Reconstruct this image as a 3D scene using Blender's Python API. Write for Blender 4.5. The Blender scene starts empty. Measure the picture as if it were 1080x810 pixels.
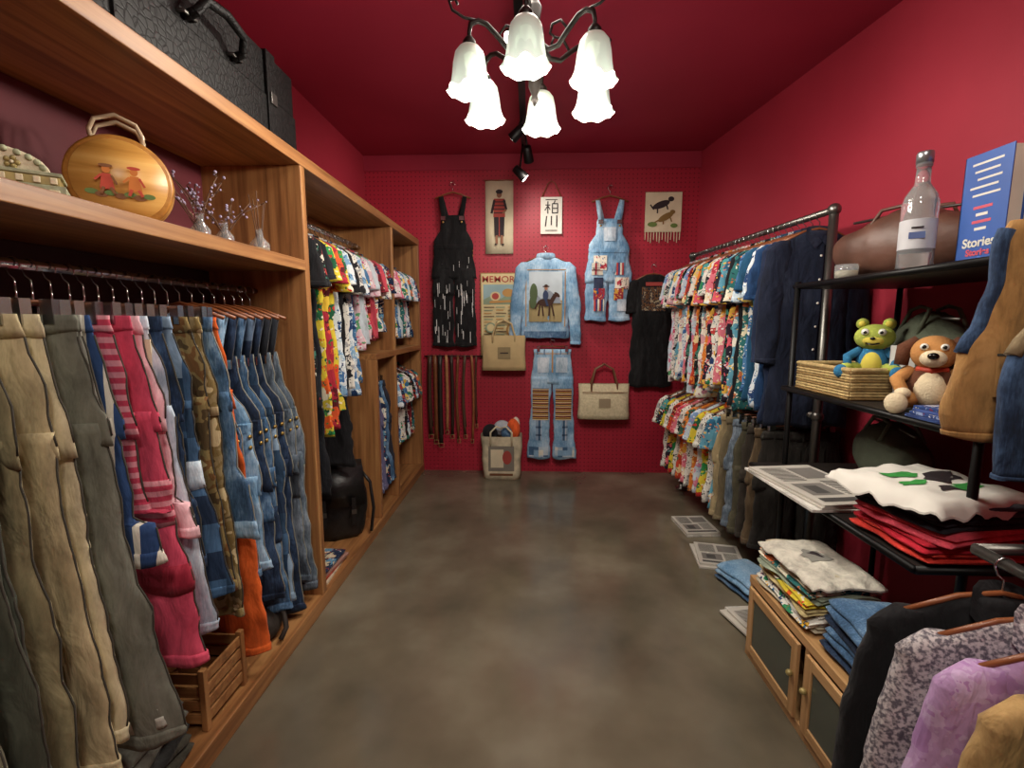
import bpy, math, random
from mathutils import Vector, Matrix, Euler, noise
sin, cos, pi = math.sin, math.cos, math.pi
R = random.Random(11)
scene = bpy.context.scene
scene.view_settings.view_transform = 'Standard'

# ------------------------------------------------------------ materials
def lin(h, a=1.0):
    o = []
    for i in (0, 2, 4):
        c = int(h[i:i+2], 16) / 255
        o.append(c / 12.92 if c <= .04045 else ((c + .055) / 1.055) ** 2.4)
    return (o[0], o[1], o[2], a)

def base(name, rough=.6, metal=0, spec=.5):
    m = bpy.data.materials.new(name); m.use_nodes = True
    n = m.node_tree.nodes; l = m.node_tree.links; b = n['Principled BSDF']
    b.inputs['Roughness'].default_value = rough
    b.inputs['Metallic'].default_value = metal
    b.inputs['Specular IOR Level'].default_value = spec
    return m, n, l, b

def node(n, t, **kw):
    x = n.new(t)
    for k, v in kw.items():
        if k.startswith('i_'):
            x.inputs[k[2:].replace('_', ' ')].default_value = v
        else:
            setattr(x, k, v)
    return x

def ramp(n, stops, const=False):
    r = n.new('ShaderNodeValToRGB'); cr = r.color_ramp
    if const: cr.interpolation = 'CONSTANT'
    while len(cr.elements) < len(stops): cr.elements.new(.5)
    for e, (p, c) in zip(cr.elements, stops):
        e.position = p; e.color = c if not isinstance(c, str) else lin(c)
    return r

def add_bump(n, l, b, fac, strength, dist=.01):
    bp = n.new('ShaderNodeBump'); bp.inputs['Strength'].default_value = strength
    bp.inputs['Distance'].default_value = dist
    l.new(fac, bp.inputs['Height']); l.new(bp.outputs[0], b.inputs['Normal'])

SM = {}
def simple(name, hx, rough=.6, metal=0, var=.12, vs=6, bump=0, bs=150):
    k = (name, hx)
    if k in SM: return SM[k]
    m, n, l, b = base(name, rough, metal)
    tc = n.new('ShaderNodeTexCoord')
    no = node(n, 'ShaderNodeTexNoise', i_Scale=vs, i_Detail=4.0)
    l.new(tc.outputs['Object'], no.inputs['Vector'])
    c = lin(hx)
    r = ramp(n, [(.3, tuple(x*(1-var) for x in c[:3])+(1,)), (.7, tuple(min(1, x*(1+var)) for x in c[:3])+(1,))])
    l.new(no.outputs['Fac'], r.inputs[0]); l.new(r.outputs[0], b.inputs['Base Color'])
    if bump:
        nb = node(n, 'ShaderNodeTexNoise', i_Scale=bs, i_Detail=3.0)
        l.new(tc.outputs['Object'], nb.inputs['Vector']); add_bump(n, l, b, nb.outputs['Fac'], bump, .005)
    SM[k] = m
    return m

def wood(name, axis, dark='6b4426', mid='97683e', light='b98a57', rough=.42):
    m, n, l, b = base(name, rough)
    tc = n.new('ShaderNodeTexCoord'); mp = n.new('ShaderNodeMapping')
    s = [30, 30, 30]; s[axis] = 1.3
    mp.inputs['Scale'].default_value = s
    l.new(tc.outputs['Object'], mp.inputs['Vector'])
    a = node(n, 'ShaderNodeTexNoise', i_Scale=1.0, i_Detail=6.0, i_Roughness=.6, i_Distortion=.6)
    l.new(mp.outputs[0], a.inputs['Vector'])
    r = ramp(n, [(.28, dark), (.48, mid), (.74, light)])
    l.new(a.outputs['Fac'], r.inputs[0])
    g = node(n, 'ShaderNodeTexNoise', i_Scale=1.2, i_Detail=2.0)
    l.new(tc.outputs['Object'], g.inputs['Vector'])
    mx = node(n, 'ShaderNodeMixRGB', blend_type='MULTIPLY')
    mx.inputs[0].default_value = .5
    r2 = ramp(n, [(.3, (.6, .56, .52, 1)), (.7, (1.1, 1.1, 1.1, 1))])
    l.new(g.outputs['Fac'], r2.inputs[0])
    l.new(r.outputs[0], mx.inputs[1]); l.new(r2.outputs[0], mx.inputs[2])
    l.new(mx.outputs[0], b.inputs['Base Color'])
    add_bump(n, l, b, a.outputs['Fac'], .12, .004)
    return m

FM = {}
def fab(kind, cols, scale=1.0, rough=.85):
    """procedural cloth"""
    key = (kind, tuple(cols), scale)
    if key in FM: return FM[key]
    m, n, l, b = base('cloth_' + kind, rough, 0, .25)
    b.inputs['Sheen Weight'].default_value = .06
    tc = n.new('ShaderNodeTexCoord'); src = tc.outputs['Object']
    sp = n.new('ShaderNodeSeparateXYZ'); l.new(src, sp.inputs[0])
    out = None
    fine = node(n, 'ShaderNodeTexNoise', i_Scale=9.0, i_Detail=5.0, i_Roughness=.65)
    l.new(src, fine.inputs['Vector'])
    if kind == 'solid':
        mq = n.new('ShaderNodeMapping'); mq.inputs['Scale'].default_value = (2.2, 2.2, .7); l.new(src, mq.inputs['Vector']); l.new(mq.outputs[0], fine.inputs['Vector'])
        fine.inputs['Scale'].default_value = 6.0; fine.inputs['Detail'].default_value = 6.0; fine.inputs['Roughness'].default_value = .72
        c = lin(cols[0])
        r = ramp(n, [(.34, tuple(x*.6 for x in c[:3])+(1,)), (.5, c), (.66, tuple(min(1, x*1.25+.01) for x in c[:3])+(1,))])
        l.new(fine.outputs['Fac'], r.inputs[0]); out = r.outputs[0]
    elif kind == 'denim':
        mp = n.new('ShaderNodeMapping'); mp.inputs['Scale'].default_value = (60, 60, 9)
        l.new(src, mp.inputs['Vector'])
        f2 = node(n, 'ShaderNodeTexNoise', i_Scale=3.0, i_Detail=5.0, i_Roughness=.7); l.new(mp.outputs[0], f2.inputs['Vector'])
        mx = node(n, 'ShaderNodeMath', operation='MULTIPLY_ADD'); mx.inputs[1].default_value = .35
        l.new(f2.outputs['Fac'], mx.inputs[0])
        m2 = node(n, 'ShaderNodeMath', operation='MULTIPLY'); m2.inputs[1].default_value = .65
        fine.inputs['Scale'].default_value = 4.5
        l.new(fine.outputs['Fac'], m2.inputs[0]); l.new(m2.outputs[0], mx.inputs[2])
        r = ramp(n, [(.4, cols[0]), (.5, cols[1]), (.6, cols[2])])
        l.new(mx.outputs[0], r.inputs[0]); out = r.outputs[0]
    elif kind == 'floral':
        v = node(n, 'ShaderNodeTexNoise', i_Scale=22.0, i_Detail=3.0); l.new(src, v.inputs['Vector'])
        ad = node(n, 'ShaderNodeMixRGB'); ad.inputs[0].default_value = .085
        l.new(src, ad.inputs[1]); l.new(v.outputs['Color'], ad.inputs[2])
        vo = node(n, 'ShaderNodeTexVoronoi', i_Scale=17*scale); l.new(ad.outputs[0], vo.inputs['Vector'])
        s2 = n.new('ShaderNodeSeparateColor'); l.new(vo.outputs['Color'], s2.inputs[0])
        pal = cols[1:]+[cols[0]]
        r = ramp(n, [(i/len(pal), c) for i, c in enumerate(pal)], True)
        l.new(s2.outputs[0], r.inputs[0])
        th = node(n, 'ShaderNodeMath', operation='LESS_THAN'); th.inputs[1].default_value = .48
        l.new(vo.outputs['Distance'], th.inputs[0])
        mx = node(n, 'ShaderNodeMixRGB'); mx.inputs[1].default_value = lin(cols[0])
        l.new(th.outputs[0], mx.inputs[0]); l.new(r.outputs[0], mx.inputs[2])
        vo2 = node(n, 'ShaderNodeTexVoronoi', i_Scale=52*scale); l.new(ad.outputs[0], vo2.inputs['Vector'])
        s3 = n.new('ShaderNodeSeparateColor'); l.new(vo2.outputs['Color'], s3.inputs[0])
        r4 = ramp(n, [(i/len(pal), c) for i, c in enumerate(pal[::-1])], True); l.new(s3.outputs[1], r4.inputs[0])
        th2 = node(n, 'ShaderNodeMath', operation='LESS_THAN'); th2.inputs[1].default_value = .34
        l.new(vo2.outputs['Distance'], th2.inputs[0])
        m3 = node(n, 'ShaderNodeMixRGB'); l.new(r4.outputs[0], m3.inputs[2])
        l.new(th2.outputs[0], m3.inputs[0]); l.new(mx.outputs[0], m3.inputs[1])
        m4 = node(n, 'ShaderNodeMixRGB', blend_type='MULTIPLY'); m4.inputs[0].default_value = .6
        r5 = ramp(n, [(.3, (.6, .6, .6, 1)), (.65, (1, 1, 1, 1))]); l.new(fine.outputs['Fac'], r5.inputs[0])
        l.new(m3.outputs[0], m4.inputs[1]); l.new(r5.outputs[0], m4.inputs[2]); out = m4.outputs[0]
    elif kind == 'patch':
        sn = node(n, 'ShaderNodeVectorMath', operation='SNAP'); s = .085*scale
        sn.inputs[1].default_value = (s, 9, s*1.15)
        of = node(n, 'ShaderNodeVectorMath', operation='ADD'); of.inputs[1].default_value = (.03, 4, .03)
        l.new(src, of.inputs[0]); l.new(of.outputs[0], sn.inputs[0])
        wn = node(n, 'ShaderNodeTexWhiteNoise'); l.new(sn.outputs[0], wn.inputs['Vector'])
        r = ramp(n, [(i/len(cols), c) for i, c in enumerate(cols)], True)
        l.new(wn.outputs['Value'], r.inputs[0])
        mx = node(n, 'ShaderNodeMixRGB', blend_type='MULTIPLY'); mx.inputs[0].default_value = .7
        r3 = ramp(n, [(.3, (.5, .5, .5, 1)), (.7, (1.2, 1.2, 1.2, 1))]); l.new(fine.outputs['Fac'], r3.inputs[0])
        l.new(r.outputs[0], mx.inputs[1]); l.new(r3.outputs[0], mx.inputs[2]); out = mx.outputs[0]
    elif kind in ('vstripe', 'hstripe', 'plaid'):
        def st(sock, fr, w):
            a = node(n, 'ShaderNodeMath', operation='MULTIPLY'); a.inputs[1].default_value = fr*scale
            l.new(sock, a.inputs[0])
            f = node(n, 'ShaderNodeMath', operation='FRACT'); l.new(a.outputs[0], f.inputs[0])
            return f.outputs[0]
        if kind == 'plaid':
            a = st(sp.outputs[0], 14, .5); c = st(sp.outputs[2], 14, .5)
            r1 = ramp(n, [(0, cols[0]), (.35, cols[1]), (.6, cols[0]), (.7, cols[2]), (.75, cols[0])], True)
            r2 = ramp(n, [(0, 'ffffff'), (.35, cols[1]), (.6, 'ffffff'), (.7, cols[2]), (.75, 'ffffff')], True)
            l.new(a, r1.inputs[0]); l.new(c, r2.inputs[0])
            mx = node(n, 'ShaderNodeMixRGB', blend_type='MULTIPLY'); mx.inputs[0].default_value = .7
            l.new(r1.outputs[0], mx.inputs[1]); l.new(r2.outputs[0], mx.inputs[2]); out = mx.outputs[0]
        else:
            a = st(sp.outputs[0 if kind == 'vstripe' else 2], 22, .5)
            k = len(cols)
            r1 = ramp(n, [(i/k, c) for i, c in enumerate(cols)], True)
            l.new(a, r1.inputs[0]); out = r1.outputs[0]
    elif kind == 'camo':
        fine.inputs['Scale'].default_value = 13*scale; fine.inputs['Detail'].default_value = 2
        k = len(cols)
        r = ramp(n, [(0 if i == 0 else .3+.4*i/k, c) for i, c in enumerate(cols)], True)
        l.new(fine.outputs['Fac'], r.inputs[0]); out = r.outputs[0]
    elif kind == 'tweed':
        vo = node(n, 'ShaderNodeTexNoise', i_Scale=130.0, i_Detail=2.0); l.new(src, vo.inputs['Vector'])
        r = ramp(n, [(.4, cols[0]), (.6, cols[1])]); l.new(vo.outputs['Fac'], r.inputs[0]); out = r.outputs[0]
    l.new(out, b.inputs['Base Color'])
    mp2 = n.new('ShaderNodeMapping'); mp2.inputs['Scale'].default_value = (1.0, 1.0, .4); mp2.inputs['Rotation'].default_value = (0, .35, 0)
    l.new(src, mp2.inputs['Vector'])
    nb = node(n, 'ShaderNodeTexNoise', i_Scale=16.0, i_Detail=3.5, i_Roughness=.5, i_Distortion=.7)
    l.new(mp2.outputs[0], nb.inputs['Vector']); add_bump(n, l, b, nb.outputs['Fac'], .65, .022)
    FM[key] = m
    return m

def solid(h): return fab('solid', [h])
D_MID = lambda: fab('denim', ['2c4560', '46678a', '7d9ab5'])
D_DARK = lambda: fab('denim', ['121b2b', '1e2e47', '364c6b'])
D_LIGHT = lambda: fab('denim', ['5a84a8', '86aac8', 'b4cde0'])
D_GREY = lambda: fab('denim', ['3a4450', '586572', '8592a0'])
D_PALE = lambda: fab('denim', ['8ea3b5', 'b4c4d2', 'd8e0e8'])

BLACK = simple('black_iron', '141414', .45, .6)
PIPE = simple('steel_pipe', '6c6a66', .35, .9, .25)
CHROME = simple('chrome', 'b8b8b8', .2, 1.0)
WOODY = wood('oak_veneer_y', 1); WOODZ = wood('oak_veneer_z', 2); WOODX = wood('oak_veneer_x', 0)
HANGW = simple('hanger_wood', '7a4526', .4)
CREAM = simple('cream_canvas', 'd0c5a8', .9, 0, .1, 8, .3)
WHITE = simple('white_cotton', 'd9d6cd', .9, 0, .06)
BLK = simple('black_cotton', '121214', .9)

# ------------------------------------------------------------ mesh builder
class MB:
    def __init__(s): s.v = []; s.f = []; s.m = []; s.mats = []; s.s = []
    def mi(s, mat):
        if mat not in s.mats: s.mats.append(mat)
        return s.mats.index(mat)
    def add(s, vs, fs, mat, smooth=True, M=None):
        o = len(s.v); k = s.mi(mat)
        for p in vs:
            s.v.append(tuple(M @ Vector(p)) if M else tuple(p))
        for f in fs:
            s.f.append([o+i for i in f]); s.m.append(k); s.s.append(smooth)
    def loft(s, rings, mat, cap0=True, cap1=True, M=None, smooth=True):
        n = len(rings[0]); vs = [p for r in rings for p in r]; fs = []
        for i in range(len(rings)-1):
            for j in range(n):
                a = i*n+j; b = i*n+(j+1) % n
                fs.append((a, b, b+n, a+n))
        if cap0: fs.append(tuple(range(n))[::-1])
        if cap1: fs.append(tuple((len(rings)-1)*n+j for j in range(n)))
        s.add(vs, fs, mat, smooth, M)
    def box(s, lo, hi, mat, M=None):
        x0, y0, z0 = lo; x1, y1, z1 = hi
        v = [(x0,y0,z0),(x1,y0,z0),(x1,y1,z0),(x0,y1,z0),(x0,y0,z1),(x1,y0,z1),(x1,y1,z1),(x0,y1,z1)]
        s.add(v, [(3,2,1,0),(4,5,6,7),(0,1,5,4),(1,2,6,5),(2,3,7,6),(3,0,4,7)], mat, False, M)
    def tube(s, pts, r, mat, n=8, M=None):
        P = [Vector(p) for p in pts]; rings = []
        up = Vector((0, 0, 1)); prev = None
        for i, p in enumerate(P):
            t = (P[min(i+1, len(P)-1)] - P[max(i-1, 0)]).normalized()
            if prev is None:
                a = up.cross(t)
                if a.length < .05: a = Vector((1, 0, 0)).cross(t)
            else: a = prev - t*prev.dot(t)
            a.normalize(); prev = a; b = t.cross(a)
            rr = r[i] if isinstance(r, (list, tuple)) else r
            rings.append([tuple(p + a*cos(2*pi*k/n)*rr + b*sin(2*pi*k/n)*rr) for k in range(n)])
        s.loft(rings, mat, M=M)
    def ell(s, c, r, mat, M=None, nu=18, nv=12):
        if isinstance(r, (int, float)): r = (r, r, r)
        rings = []
        for i in range(nv+1):
            t = max(.02, min(pi-.02, pi*i/nv))
            rings.append([(c[0]+r[0]*sin(t)*cos(2*pi*j/nu), c[1]+r[1]*sin(t)*sin(2*pi*j/nu), c[2]-r[2]*cos(t)) for j in range(nu)])
        s.loft(rings, mat, M=M)
    def lathe(s, prof, c, mat, n=28, M=None, cap0=True, cap1=True):
        s.loft([[(c[0]+r*cos(2*pi*j/n), c[1]+r*sin(2*pi*j/n), c[2]+z) for j in range(n)] for r, z in prof], mat, cap0, cap1, M)
    def poly(s, pts, mat): s.add(pts, [tuple(range(len(pts)))], mat, False)
    def obj(s, name, loc=(0,0,0), rot=(0,0,0), bevel=0, subsurf=0, parent=None):
        me = bpy.data.meshes.new(name); me.from_pydata(s.v, [], s.f)
        for m in s.mats: me.materials.append(m)
        me.polygons.foreach_set('material_index', s.m)
        me.polygons.foreach_set('use_smooth', s.s)
        me.update()
        o = bpy.data.objects.new(name, me); scene.collection.objects.link(o)
        o.location = loc; o.rotation_euler = rot
        if bevel:
            b = o.modifiers.new('bevel', 'BEVEL'); b.width = bevel; b.segments = 2; b.limit_method = 'ANGLE'; b.angle_limit = .7
        if subsurf:
            b = o.modifiers.new('sub', 'SUBSURF'); b.levels = subsurf; b.render_levels = subsurf
        if parent: o.parent = parent
        return o

class Flat:
    """small 2-D applique shapes lying on a vertical surface (x,z) facing -y"""
    def __init__(s, mb, y, ox=0, oz=0, sc=1): s.mb = mb; s.y = y; s.ox = ox; s.oz = oz; s.sc = sc
    def P(s, pts, mat):
        s.y -= .0006
        s.mb.poly([(s.ox+x*s.sc, s.y, s.oz+z*s.sc) for x, z in pts], mat)
    def rect(s, x0, z0, x1, z1, mat): s.P([(x0,z0),(x1,z0),(x1,z1),(x0,z1)], mat)
    def el(s, cx, cz, rx, rz, mat, rot=0, n=18):
        s.P([(cx+rx*cos(2*pi*i/n)*cos(rot)-rz*sin(2*pi*i/n)*sin(rot), cz+rx*cos(2*pi*i/n)*sin(rot)+rz*sin(2*pi*i/n)*cos(rot)) for i in range(n)], mat)
    def ln(s, x0, z0, x1, z1, w, mat):
        dx, dz = x1-x0, z1-z0; L = math.hypot(dx, dz) or 1; a, b = -dz/L*w/2, dx/L*w/2
        s.P([(x0+a,z0+b),(x0-a,z0-b),(x1-a,z1-b),(x1+a,z1+b)], mat)

# ------------------------------------------------------------ garments
class Part:
    """cloth panel-tube; keys (z,cx,hw,ht) from top to bottom"""
    def __init__(s, keys, fa=.006, seed=0., q=.9, cy=0.):
        s.k = keys; s.fa = fa; s.seed = seed; s.q = q; s.cy = cy
    def at(s, z):
        k = s.k
        if z >= k[0][0]: return k[0][1:]
        for a, b in zip(k, k[1:]):
            if z >= b[0]:
                t = (a[0]-z)/(a[0]-b[0]); t = t*t*(3-2*t)*.4+t*.6
                return tuple(a[i]*(1-t)+b[i]*t for i in (1, 2, 3))
        return k[-1][1:]
    def wob(s, x, z):
        t = min(1, .25+(s.k[0][0]-z)*1.6)
        nz = noise.noise(Vector((x*11+s.seed, z*7, s.seed*3)))*1.6 + noise.noise(Vector((x*24+z*9, z*16-x*6+s.seed, s.seed)))*.7
        return s.fa*t*(sin(x*34+s.seed)+.6*sin(x*69+s.seed*2.3+z*4)+.5*sin(z*11+s.seed*1.7)+nz)
    def hwj(s, z): return 1+.03*sin(z*23+s.seed*3)+.03*noise.noise(Vector((s.seed*7, z*14, 1.3)))
    def edge(s, c, z):
        return math.copysign(c*c, c)*.009*min(1, s.fa/.0045)*(noise.noise(Vector((c*2+s.seed, z*19, 4)))+.5*noise.noise(Vector((c*3+s.seed, z*41, 9))))
    def loft(s, mb, mat, n=24, dz=.024, cap0=True, cap1=True):
        z0, z1 = s.k[0][0], s.k[-1][0]
        zs = sorted(set([k[0] for k in s.k] + [z0-(z0-z1)*i/max(1, int((z0-z1)/dz)) for i in range(int((z0-z1)/dz)+1)]), reverse=True)
        rings = []
        for z in zs:
            cx, hw, ht = s.at(z); r = []
            hw2 = hw*s.hwj(z)
            for i in range(n):
                a = 2*pi*i/n; ca, sa = cos(a), sin(a)
                x = hw2*math.copysign(abs(ca)**.8, ca)+s.edge(ca, z); y = ht*math.copysign(abs(sa)**s.q, sa)
                r.append((cx+x, s.cy+y+s.wob(x, z), z + (.007*sin(x*30+s.seed) if z == zs[-1] else 0)))
            rings.append(r)
        mb.loft(rings, mat, cap0, cap1)
    def surf(s, x, z, side=-1):
        cx, hw, ht = s.at(z); hw *= s.hwj(z)
        c = min(1, abs((x-cx)/hw))**1.25
        return s.cy + side*ht*max(0, 1-c*c)**(s.q/2) + s.wob(x-cx, z)
    def decal(s, mb, x0, x1, z0, z1, mat, off=.004, nx=6, nz=6, side=-1, fn=None):
        vs = []; fs = []
        for j in range(nz+1):
            for i in range(nx+1):
                x = x0+(x1-x0)*i/nx; z = z0+(z1-z0)*j/nz
                if fn: x, z = fn(x, z)
                vs.append((x, s.surf(x, z, side)+side*off, z))
        for j in range(nz):
            for i in range(nx):
                a = j*(nx+1)+i; f = (a, a+1, a+nx+2, a+nx+1)
                fs.append(f if side < 0 else f[::-1])
        mb.add(vs, fs, mat)
    def band(s, z0, z1, off=.003):
        """ring band hugging the tube between z0 > z1"""
        ks = []
        nn = max(3, int((z0-z1)/.03))
        for i in range(nn+1):
            z = z0+(z1-z0)*i/nn; cx, hw, ht = s.at(z); ks.append((z, cx, hw+off, ht+off))
        p = Part(ks, s.fa, s.seed, s.q, s.cy)
        p.wob = s.wob; p.hwj = s.hwj
        return p
    def seam(s, mb, mat, z0, z1, side=1, r=.0022):
        pts = []
        n = max(4, int((z0-z1)/.03))
        for i in range(n+1):
            z = z0+(z1-z0)*i/n; cx, hw, ht = s.at(z); x = side*hw*s.hwj(z)+s.edge(side, z)
            pts.append((cx+x+side*.0005, s.cy+s.wob(x, z), z))
        mb.tube(pts, r, mat, 5)

def hook(mb, zs=-.075, mat=None):
    mat = mat or CHROME
    pts = [(.019*cos(a), 0, .019*sin(a)-.004) for a in [math.radians(d) for d in range(-30, 200, 25)]]
    pts += [(-.012, 0, -.025), (0, 0, -.035), (0, 0, zs)]
    mb.tube(pts, .0022, mat, 6)

STITCH = simple('orange_stitch', 'b88a4a', .8)
DSEAM = simple('denim_seam', '8a8a80', .85); KSEAM = simple('dark_seam', '3a362e', .85)
GLDB = simple('brass_button', 'a88a4a', .35, .8)
def paper_tag(mb, x, y, z):
    mb.box((x, y-.003, z-.1), (x+.045, y, z-.02), CREAM)
    mb.tube([(x+.02, y-.001, z-.02), (x+.01, y+.01, z+.03)], .001, BLK, 4)
def pants(name, loc, mat, L=1.0, w=.19, hem=.1, rz=0, sway=0, wall=False, pocket=None, ht=.026, fa=.006, tag=False, drop=-.12, cuff=None, bands=(), seam=None):
    mb = MB(); sd = R.random()*20
    z0 = drop; q = .55 if wall else .9
    hip = Part([(z0, 0, w*.93, ht*.6), (z0-.045, 0, w*.95, ht*.65), (z0-.15, sway*.1, w*1.08, ht*.95), (z0-.3, sway*.25, w*1.12, ht)], fa, sd, q)
    hip.loft(mb, mat, 34)
    wb = hip.band(z0+.002, z0-.04); wb.loft(mb, mat, 34)
    hw = w*.55
    for sgn in (-1, 1):
        lg = Part([(z0-.24, sgn*w*.53+sway*.2, hw, ht*1.02), (z0-.5, sgn*w*.56+sway*.5, hw*.93, ht*1.1), (z0-L*.75, sgn*w*.58+sway*.8, (hw+hem)/2*.95, ht*1.15), (z0-L, sgn*(w*.58)+sway, hem, ht*1.25)], fa*1.35, sd+sgn, q)
        lg.loft(mb, mat, 26)
        if seam: lg.seam(mb, seam, z0-.27, z0-L+.02, sgn)
        lg.band(z0-L+(.06 if cuff else .028), z0-L-.002, .003).loft(mb, cuff or mat, 26)
        for (t0, t1, bm) in bands:
            lg.band(z0-L*t0, z0-L*t1, .003).loft(mb, bm, 26)
    if seam:
        for sgn in (-1, 1): hip.seam(mb, seam, z0-.045, z0-.27, sgn)
    pk = pocket or mat
    for sgn in (-1, 1):
        hip.decal(mb, sgn*w*.3-.05, sgn*w*.3+.05, z0-.19, z0-.08, pk, .004)
    for u in (-.7, -.35, 0, .35, .7):
        hip.decal(mb, u*w-.005, u*w+.005, z0-.045, z0+.002, mat, .007, 1, 2)
    if tag: paper_tag(mb, w*.75, -ht-.028, z0-.04)
    if not wall:
        mb.tube([(-w*.8, 0, z0+.03), (w*.8, 0, z0+.03)], .004, HANGW, 6)
        mb.tube([(0, 0, z0+.03), (0, 0, -.05)], .003, CHROME, 6)
        for sgn in (-1, 1):
            mb.box((sgn*w*.75-.013, -.012, z0-.02), (sgn*w*.75+.013, .012, z0+.035), CHROME)
    hook(mb)
    return mb.obj(name, loc, (0, 0, rz))

def overalls(name, loc, mat, L=1.25, w=.17, hem=.1, rz=0, wall=False, extra=None, ht=.026, fa=.005, flare=None, bands=(), strap=None, seam=None):
    mb = MB(); sd = R.random()*20; q = .55 if wall else .9
    zb = -.26; zw = -.5
    for s in (-1, 1):
        mb.loft([[(s*x-.018, y-.006, z), (s*x+.018, y-.006, z), (s*x+.018, y+.006, z), (s*x-.018, y+.006, z)] for x, y, z in
                 [(.075, -ht*.8, zb-.02), (.09, -ht*.6, zb+.06), (.1, -ht*.2, -.115), (.1, .01, -.1), (.09, ht*.6, -.14), (.03, ht*.8, -.36)]], strap or mat)
        mb.box((s*.078-.02, -ht-.012, zb-.045), (s*.078+.02, -ht-.004, zb-.012), CHROME)
        mb.ell((s*.078, -ht-.012, zb-.06), (.009, .004, .009), GLDB, nu=10, nv=6)
    bib = Part([(zb, 0, .1, ht*.7), (zb-.12, 0, .115, ht*.8), (zw+.03, 0, w*.95, ht*.9), (zw-.02, 0, w, ht*.9)], fa, sd, q)
    bib.loft(mb, mat, 30)
    bib.decal(mb, -.06, .06, zb-.15, zb-.04, mat, .005)
    hip = Part([(zw, 0, w, ht), (zw-.15, 0, w*1.1, ht*1.1), (zw-.28, 0, w*1.14, ht*1.1)], fa, sd, q); hip.loft(mb, mat, 30)
    hw = w*.56
    legs = []
    for s in (-1, 1):
        lg = Part([(zw-.2, s*w*.54, hw, ht*1.1), (zw-.42, s*w*.57, hw*.95, ht*1.1), (-L, s*w*.6, flare or hem, ht*1.2)], fa*1.3, sd+s, q)
        lg.loft(mb, mat, 26); legs.append(lg)
        if seam: lg.seam(mb, seam, zw-.26, -L+.02, s); hip.seam(mb, seam, zw, zw-.26, s); bib.seam(mb, seam, zb, zw, s)
        lg.band(-L+.03, -L-.002, .003).loft(mb, mat, 26)
        for (t0, t1, bm) in bands:
            lg.band(-L*t0, -L*t1, .003).loft(mb, bm, 26)
        hip.decal(mb, s*w*.45-.05, s*w*.45+.05, zw-.2, zw-.06, mat, .005)
        for zz in (zw-.05, zw-.09): mb.ell((s*w*1.0, -.004, zz), (.006, .012, .008), GLDB, nu=8, nv=6)
    hip.decal(mb, -w*.98, w*.98, zw-.035, zw-.005, mat, .005, 10, 1)
    mb.tube([(-.15, 0, -.12), (-.06, 0, -.085), (0, 0, -.07), (.06, 0, -.085), (.15, 0, -.12)], .007, HANGW, 8)
    hook(mb)
    if extra: extra(mb, bib, hip, legs)
    return mb.obj(name, loc, (0, 0, rz))

def shirt(name, loc, mat, L=.72, w=.2, rz=0, sleeve=.2, collar=True, wall=False, extra=None, ht=.026, fa=.006, flare=1.12, splay=.06, smat=None, wl=1.0, bottom=None):
    mb = MB(); sd = R.random()*20; q = .55 if wall else .9
    z = -.075
    keys = [(z, 0, .055, ht*.6), (z-.02, 0, w*.55, ht*.8), (z-.055, 0, w*.93, ht), (z-.1, 0, w*1.0, ht*1.1), (z-.24, 0, w*.96*wl, ht*1.15), (z-L*.7, 0, w*1.02*wl, ht*1.2), (z-L, 0, w*flare*wl, ht*1.3)]
    body = Part(keys, fa, sd, q); body.loft(mb, mat, 32)
    if sleeve:
        for s in (-1, 1):
            a = sleeve
            if a < .3:
                ks = [(z-.045, s*w*.86, .03, ht*.7), (z-.08, s*w*.95, .06, ht*.95), (z-.09-a*.5, s*(w*1.02+splay*.5), .072, ht*1.0), (z-.08-a, s*(w*1.02+splay), .078, ht*1.1)]
            else:
                ks = [(z-.045, s*w*.86, .03, ht*.7), (z-.09, s*w*.96, .058, ht*1.0), (z-.09-a*.5, s*(w*1.06+splay*.6), .058, ht*1.1), (z-.08-a*.93, s*(w*1.06+splay), .047, ht*1.0), (z-.08-a, s*(w*1.06+splay), .042, ht*1.0)]
            sl = Part(ks, fa, sd+s*2, q); sl.loft(mb, smat or mat, 20)
            sl.band(z-.08-a+.025, z-.081-a, .003).loft(mb, smat or mat, 20)
    if collar:
        for s in (-1, 1):
            mb.add([(0, -ht-.012, z-.055), (s*.03, -ht-.014, z-.09), (s*.075, -ht-.004, z-.03), (s*.055, 0, z+.018), (s*.03, ht*.8, z+.025), (0, ht*.9, z+.028), (0, ht*.4, z+.005), (s*.03, -ht*.4, z-.005)],
                   [(0,1,2,7), (7,2,3,6), (6,3,4,5)], mat)
        body.decal(mb, -.012, .012, z-L*.97, z-.06, mat, .004, 1, 10)
        for i in range(5):
            zz = z-.12-i*.11
            if zz > z-L+.03: mb.ell((0, body.surf(0, zz)-.006, zz), (.006, .003, .006), WHITE, nu=8, nv=4)
    mb.tube([(-w*.9, 0, z-.05), (-w*.4, 0, z-.005), (0, 0, z+.01), (w*.4, 0, z-.005), (w*.9, 0, z-.05)], .006, HANGW, 8)
    hook(mb)
    if bottom: bottom(mb)
    if extra: extra(mb, body)
    return mb.obj(name, loc, (0, 0, rz))

# ------------------------------------------------------------ room shell
CAMZ = 1.345; BY = 4.19; CH = 2.745; FY = -2.0
def rwx(y): return 1.40 + (BY-y)*.12     # right wall is slightly splayed

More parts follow.
